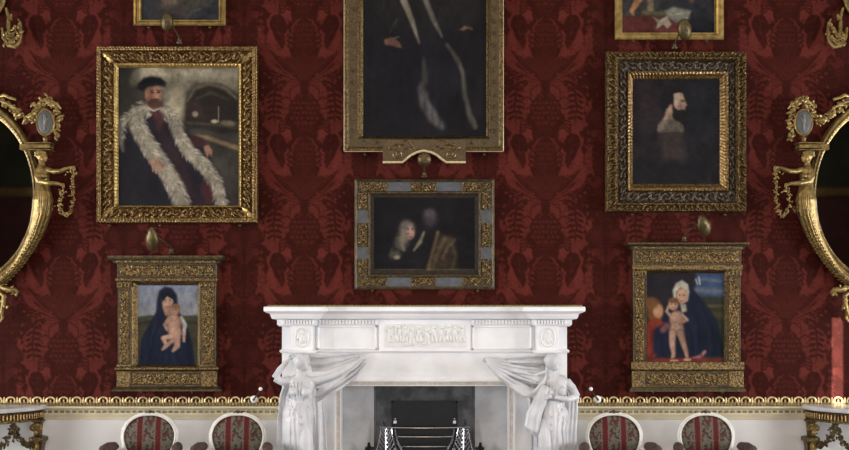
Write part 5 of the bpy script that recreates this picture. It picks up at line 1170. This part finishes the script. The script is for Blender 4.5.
# ================================================================== armchairs
def fabric(v, x0):                                              # striped silk: dark red bands between grey-green floral bands
    x = v.x-x0; u = (x/.132) % 1.0; a = abs(u-.5)*.132
    h = math.sin(v.x*120+2.4*math.sin(v.z*61))*math.sin(v.z*96+2*math.sin(v.x*81))+.6*math.sin(v.z*51+v.y*63+1.3*math.sin(v.x*131))
    if a < .019: c = (92, 34, 32)
    elif a < .027: c = (120, 98, 90)
    else: c = (112, 102, 90) if h < .1 else ((62, 52, 44) if h < .75 else (104, 50, 46))
    if a >= .026 and abs(h+.5) < .1: c = (86, 100, 80)
    return lin(c)*.78
def make_chair(label):
    t = thing('armchair', label, 'armchair', (0, 0, 0), 'striped armchairs along the dado')
    half = [(0, .828), (.055, .824), (.105, .806), (.145, .778), (.176, .738), (.194, .692), (.198, .65), (.190, .60), (.174, .55), (.150, .50), (.118, .468), (.06, .455), (0, .452)]
    half = [(x, .452+(z-.452)*.931) for x, z in half]
    def yb(z): return .10*(z-.45)
    ol = [(x, z) for x, z in half]+[(-x, z) for x, z in half[-2:0:-1]]
    def sm(pts, it=2):
        for _ in range(it):
            o = []
            for i in range(len(pts)):
                a, c_ = pts[i], pts[(i+1) % len(pts)]; o += [(a[0]*.75+c_[0]*.25, a[1]*.75+c_[1]*.25), (a[0]*.25+c_[0]*.75, a[1]*.25+c_[1]*.75)]
            pts = o
        return pts
    ol = sm(ol)
    b = MB(); b.tube([(x, yb(z), z) for x, z in ol], .0118, 10, closed=True); b.tube([(x*.955, yb(z)-.012, .63+(z-.63)*.955) for x, z in ol], .006, 6, closed=True)
    bf = b.build('back_frame', 'chair_white', t)
    b = MB(); b.ell((0, yb(.83)-.006, .812), (.022, .012, .012)); b.ell((0, yb(.83)-.012, .820), (.010, .010, .008)); [b.ell((s*.026, yb(.83)-.006, .808), (.014, .009, .007), Matrix.Rotation(s*.3, 3, 'Y')) for s in (-1, 1)]
    b.build('crest', 'brass', bf)
    def pad(nm, outl, cz, yf, dep, par):
        b = MB(); n = len(outl); K = 22; vs = []
        for j in range(K+1):
            r = j/K
            for x, z in outl: X_, Z_ = x*r, cz+(z-cz)*r; vs.append((X_, yf(Z_)-dep*(1-r**4), Z_))
        fs = [(j*n+i, j*n+(i+1) % n, (j+1)*n+(i+1) % n, (j+1)*n+i) for j in range(K) for i in range(n)]
        o = len(vs)
        for x, z in outl: vs.append((x, yf(z)+.02, z))
        fs += [(K*n+i, K*n+(i+1) % n, o+(i+1) % n, o+i) for i in range(n)]; fs.append(tuple(range(o, o+n)))
        b.add(vs, fs); return b.build(nm, 'stripe_fabric', par, colf=lambda v: fabric(v, 0.0))
    ins = [(x*.935, .63+(z-.63)*.935) for x, z in ol]; ins = sm(ins, 1)
    pad('back_cushion', ins, .63, yb, .022, t)
    # seat, rails, legs, arms
    b = MB(); vs = []; n = 48; K = 10
    def so(a): ca, sa = math.cos(a), math.sin(a); return (.25*math.copysign(abs(ca)**.55, ca)*(1+.06*(-sa)), -.27-.25*math.copysign(abs(sa)**.55, -sa)*-1)
    rim = [so(2*PI*i/n) for i in range(n)]
    for j in range(K+1):
        r = j/K
        for x, y in rim: vs.append((x*r, -.27+(y+.27)*r, .365+.065*(1-r**5)))
    fs = [(j*n+i, j*n+(i+1) % n, (j+1)*n+(i+1) % n, (j+1)*n+i) for j in range(K) for i in range(n)]; o = len(vs)
    vs += [(x, y, .33) for x, y in rim]; fs += [(K*n+i, K*n+(i+1) % n, o+(i+1) % n, o+i) for i in range(n)]; fs.append(tuple(range(o, o+n)))
    b.add(vs, fs); b.build('seat_cushion', 'stripe_fabric', t, colf=lambda v: fabric(v, 0.0))
    b = MB(); vs = [(x*1.02, -.27+(y+.27)*1.02, z) for z in (.29, .345) for x, y in rim]; b.add(vs, [(i, (i+1) % n, n+(i+1) % n, n+i) for i in range(n)]+[tuple(range(n)), tuple(range(n, 2*n))]); b.build('seat_rail', 'chair_white', t)
    for sx in (-1, 1):
        MB().lathe((sx*.215, -.49, 0), [(.012, 0), (.015, .02), (.012, .04), (.021, .25), (.026, .262), (.022, .275), (.028, .29), (.028, .33)], 14).build('leg', 'chair_white', t)
        b = MB(); b.tube([(sx*.20, .05, 0), (sx*.20, .01, .2), (sx*.19, -.02, .33), (sx*.15, .005, .50)], [.014, .019, .021, .014], 10); b.build('leg', 'chair_white', t)
        b = MB(); b.tube([(sx*.19, .01, .55), (sx*.218, -.06, .55), (sx*.240, -.16, .549), (sx*.252, -.25, .537), (sx*.252, -.285, .52)], [.012, .013, .013, .015, .017], 9); b.tube([(sx*.252, -.28, .525), (sx*.252, -.24, .47), (sx*.236, -.27, .42), (sx*.225, -.32, .34)], [.016, .014, .014, .017], 9)
        am = b.build('arm', 'chair_white', t)
        b = MB(); b.tube([(sx*.214, -.035, .572), (sx*.226, -.07, .578), (sx*.242, -.15, .580), (sx*.254, -.225, .572), (sx*.256, -.255, .560)], [.014, .032, .038, .036, .016], 14); b.build('arm_pad', 'arm_fabric', am)
    return t
def copy_tree(o, parent=None):
    c_ = o.copy(); COL.objects.link(c_)
    if parent is not None: c_.parent = parent
    for ch in list(o.children): copy_tree(ch, c_)
    return c_
spots = [(148.8, 'white armchair with striped upholstery under the painting of the dark-hooded woman'), (237.2, 'white armchair with striped upholstery next to the carved woman with raised arm'),
         (614.5, 'white armchair with striped upholstery next to the carved woman folding her arm'), (706.8, 'white armchair with striped upholstery under the painting of the white-veiled woman')]
first = make_chair(spots[0][1])
for i, (px, lb) in enumerate(spots):
    o = first if i == 0 else copy_tree(first)
    q = P(px, 400, .30); o.location = (q.x, -.30, 0); o['label'] = lb
# ================================================================== light and camera
def area(name, loc, rot, sx, sy, e, col=(1, 1, 1)):
    l = bpy.data.lights.new(name, 'AREA'); l.shape = 'RECTANGLE'; l.size = sx; l.size_y = sy; l.energy = e; l.color = col
    o = bpy.data.objects.new(name, l); COL.objects.link(o); o.location = loc; o.rotation_euler = rot
    return o
E_SIDE, E_FRONT = 460, 110
for i, (a, c) in enumerate(SIDE_WINS):
    w = (1.0, .8)[i]
    area('daylight_side', (-RW-.35, (a+c)/2, 1.5), (0, -PI/2, 0), 2.4, c-a, E_SIDE*w, (.95, .97, 1))
    area('daylight_side', (RW+.35, (a+c)/2, 1.5), (0, PI/2, 0), 2.4, c-a, E_SIDE*w, (.95, .97, 1))
for a, c in FW:
    area('front_fill', ((a+c)/2, RF-.35, 1.5), (PI/2, 0, 0), c-a, 2.0, E_FRONT, (.97, .98, 1))  # cool fill light added outside the windows of the unseen front wall
area('warm_fill', (0, -4.0, RH-.3), (0, 0, 0), 1.6, 1.6, 60, (1, .72, .42))  # warm fill added under the ceiling to tint the upper wall
# low sun far outside, seen only through the slit in the added shutter boards
tgt = P(837.5, 366, 0); dv = Vector((SX, RF-.03, SZ))-tgt
sp = bpy.data.lights.new('sun_beam', 'SPOT'); sp.energy = 620000; sp.color = (1, .95, .88); sp.spot_size = math.radians(1.6); sp.spot_blend = .1; sp.shadow_soft_size = .04
so = bpy.data.objects.new('sun_beam', sp); COL.objects.link(so); so.location = tgt+dv*5
so.rotation_euler = (-dv).to_track_quat('-Z', 'Y').to_euler()
w = bpy.data.worlds.new('world'); SC.world = w; w.use_nodes = True
w.node_tree.nodes['Background'].inputs[0].default_value = (.8, .87, 1, 1); w.node_tree.nodes['Background'].inputs[1].default_value = .4
cam = bpy.data.cameras.new('camera'); co_ = bpy.data.objects.new('camera', cam); COL.objects.link(co_)
co_.location = (0, -D, HC); co_.rotation_euler = (PI/2, 0, 0)
cam.sensor_width = 36; cam.lens = 36*D/(849*S); cam.shift_x = 0; cam.shift_y = (HY-225)/849; cam.clip_start = .05
SC.camera = co_
SC.view_settings.view_transform = 'Standard'; SC.view_settings.look = 'None'; SC.view_settings.gamma = 1; SC.view_settings.use_curve_mapping = False
SC.view_settings.exposure = 0.0
SC.cycles.max_bounces = 6; SC.cycles.diffuse_bounces = 3; SC.cycles.glossy_bounces = 3; SC.cycles.sample_clamp_indirect = 5
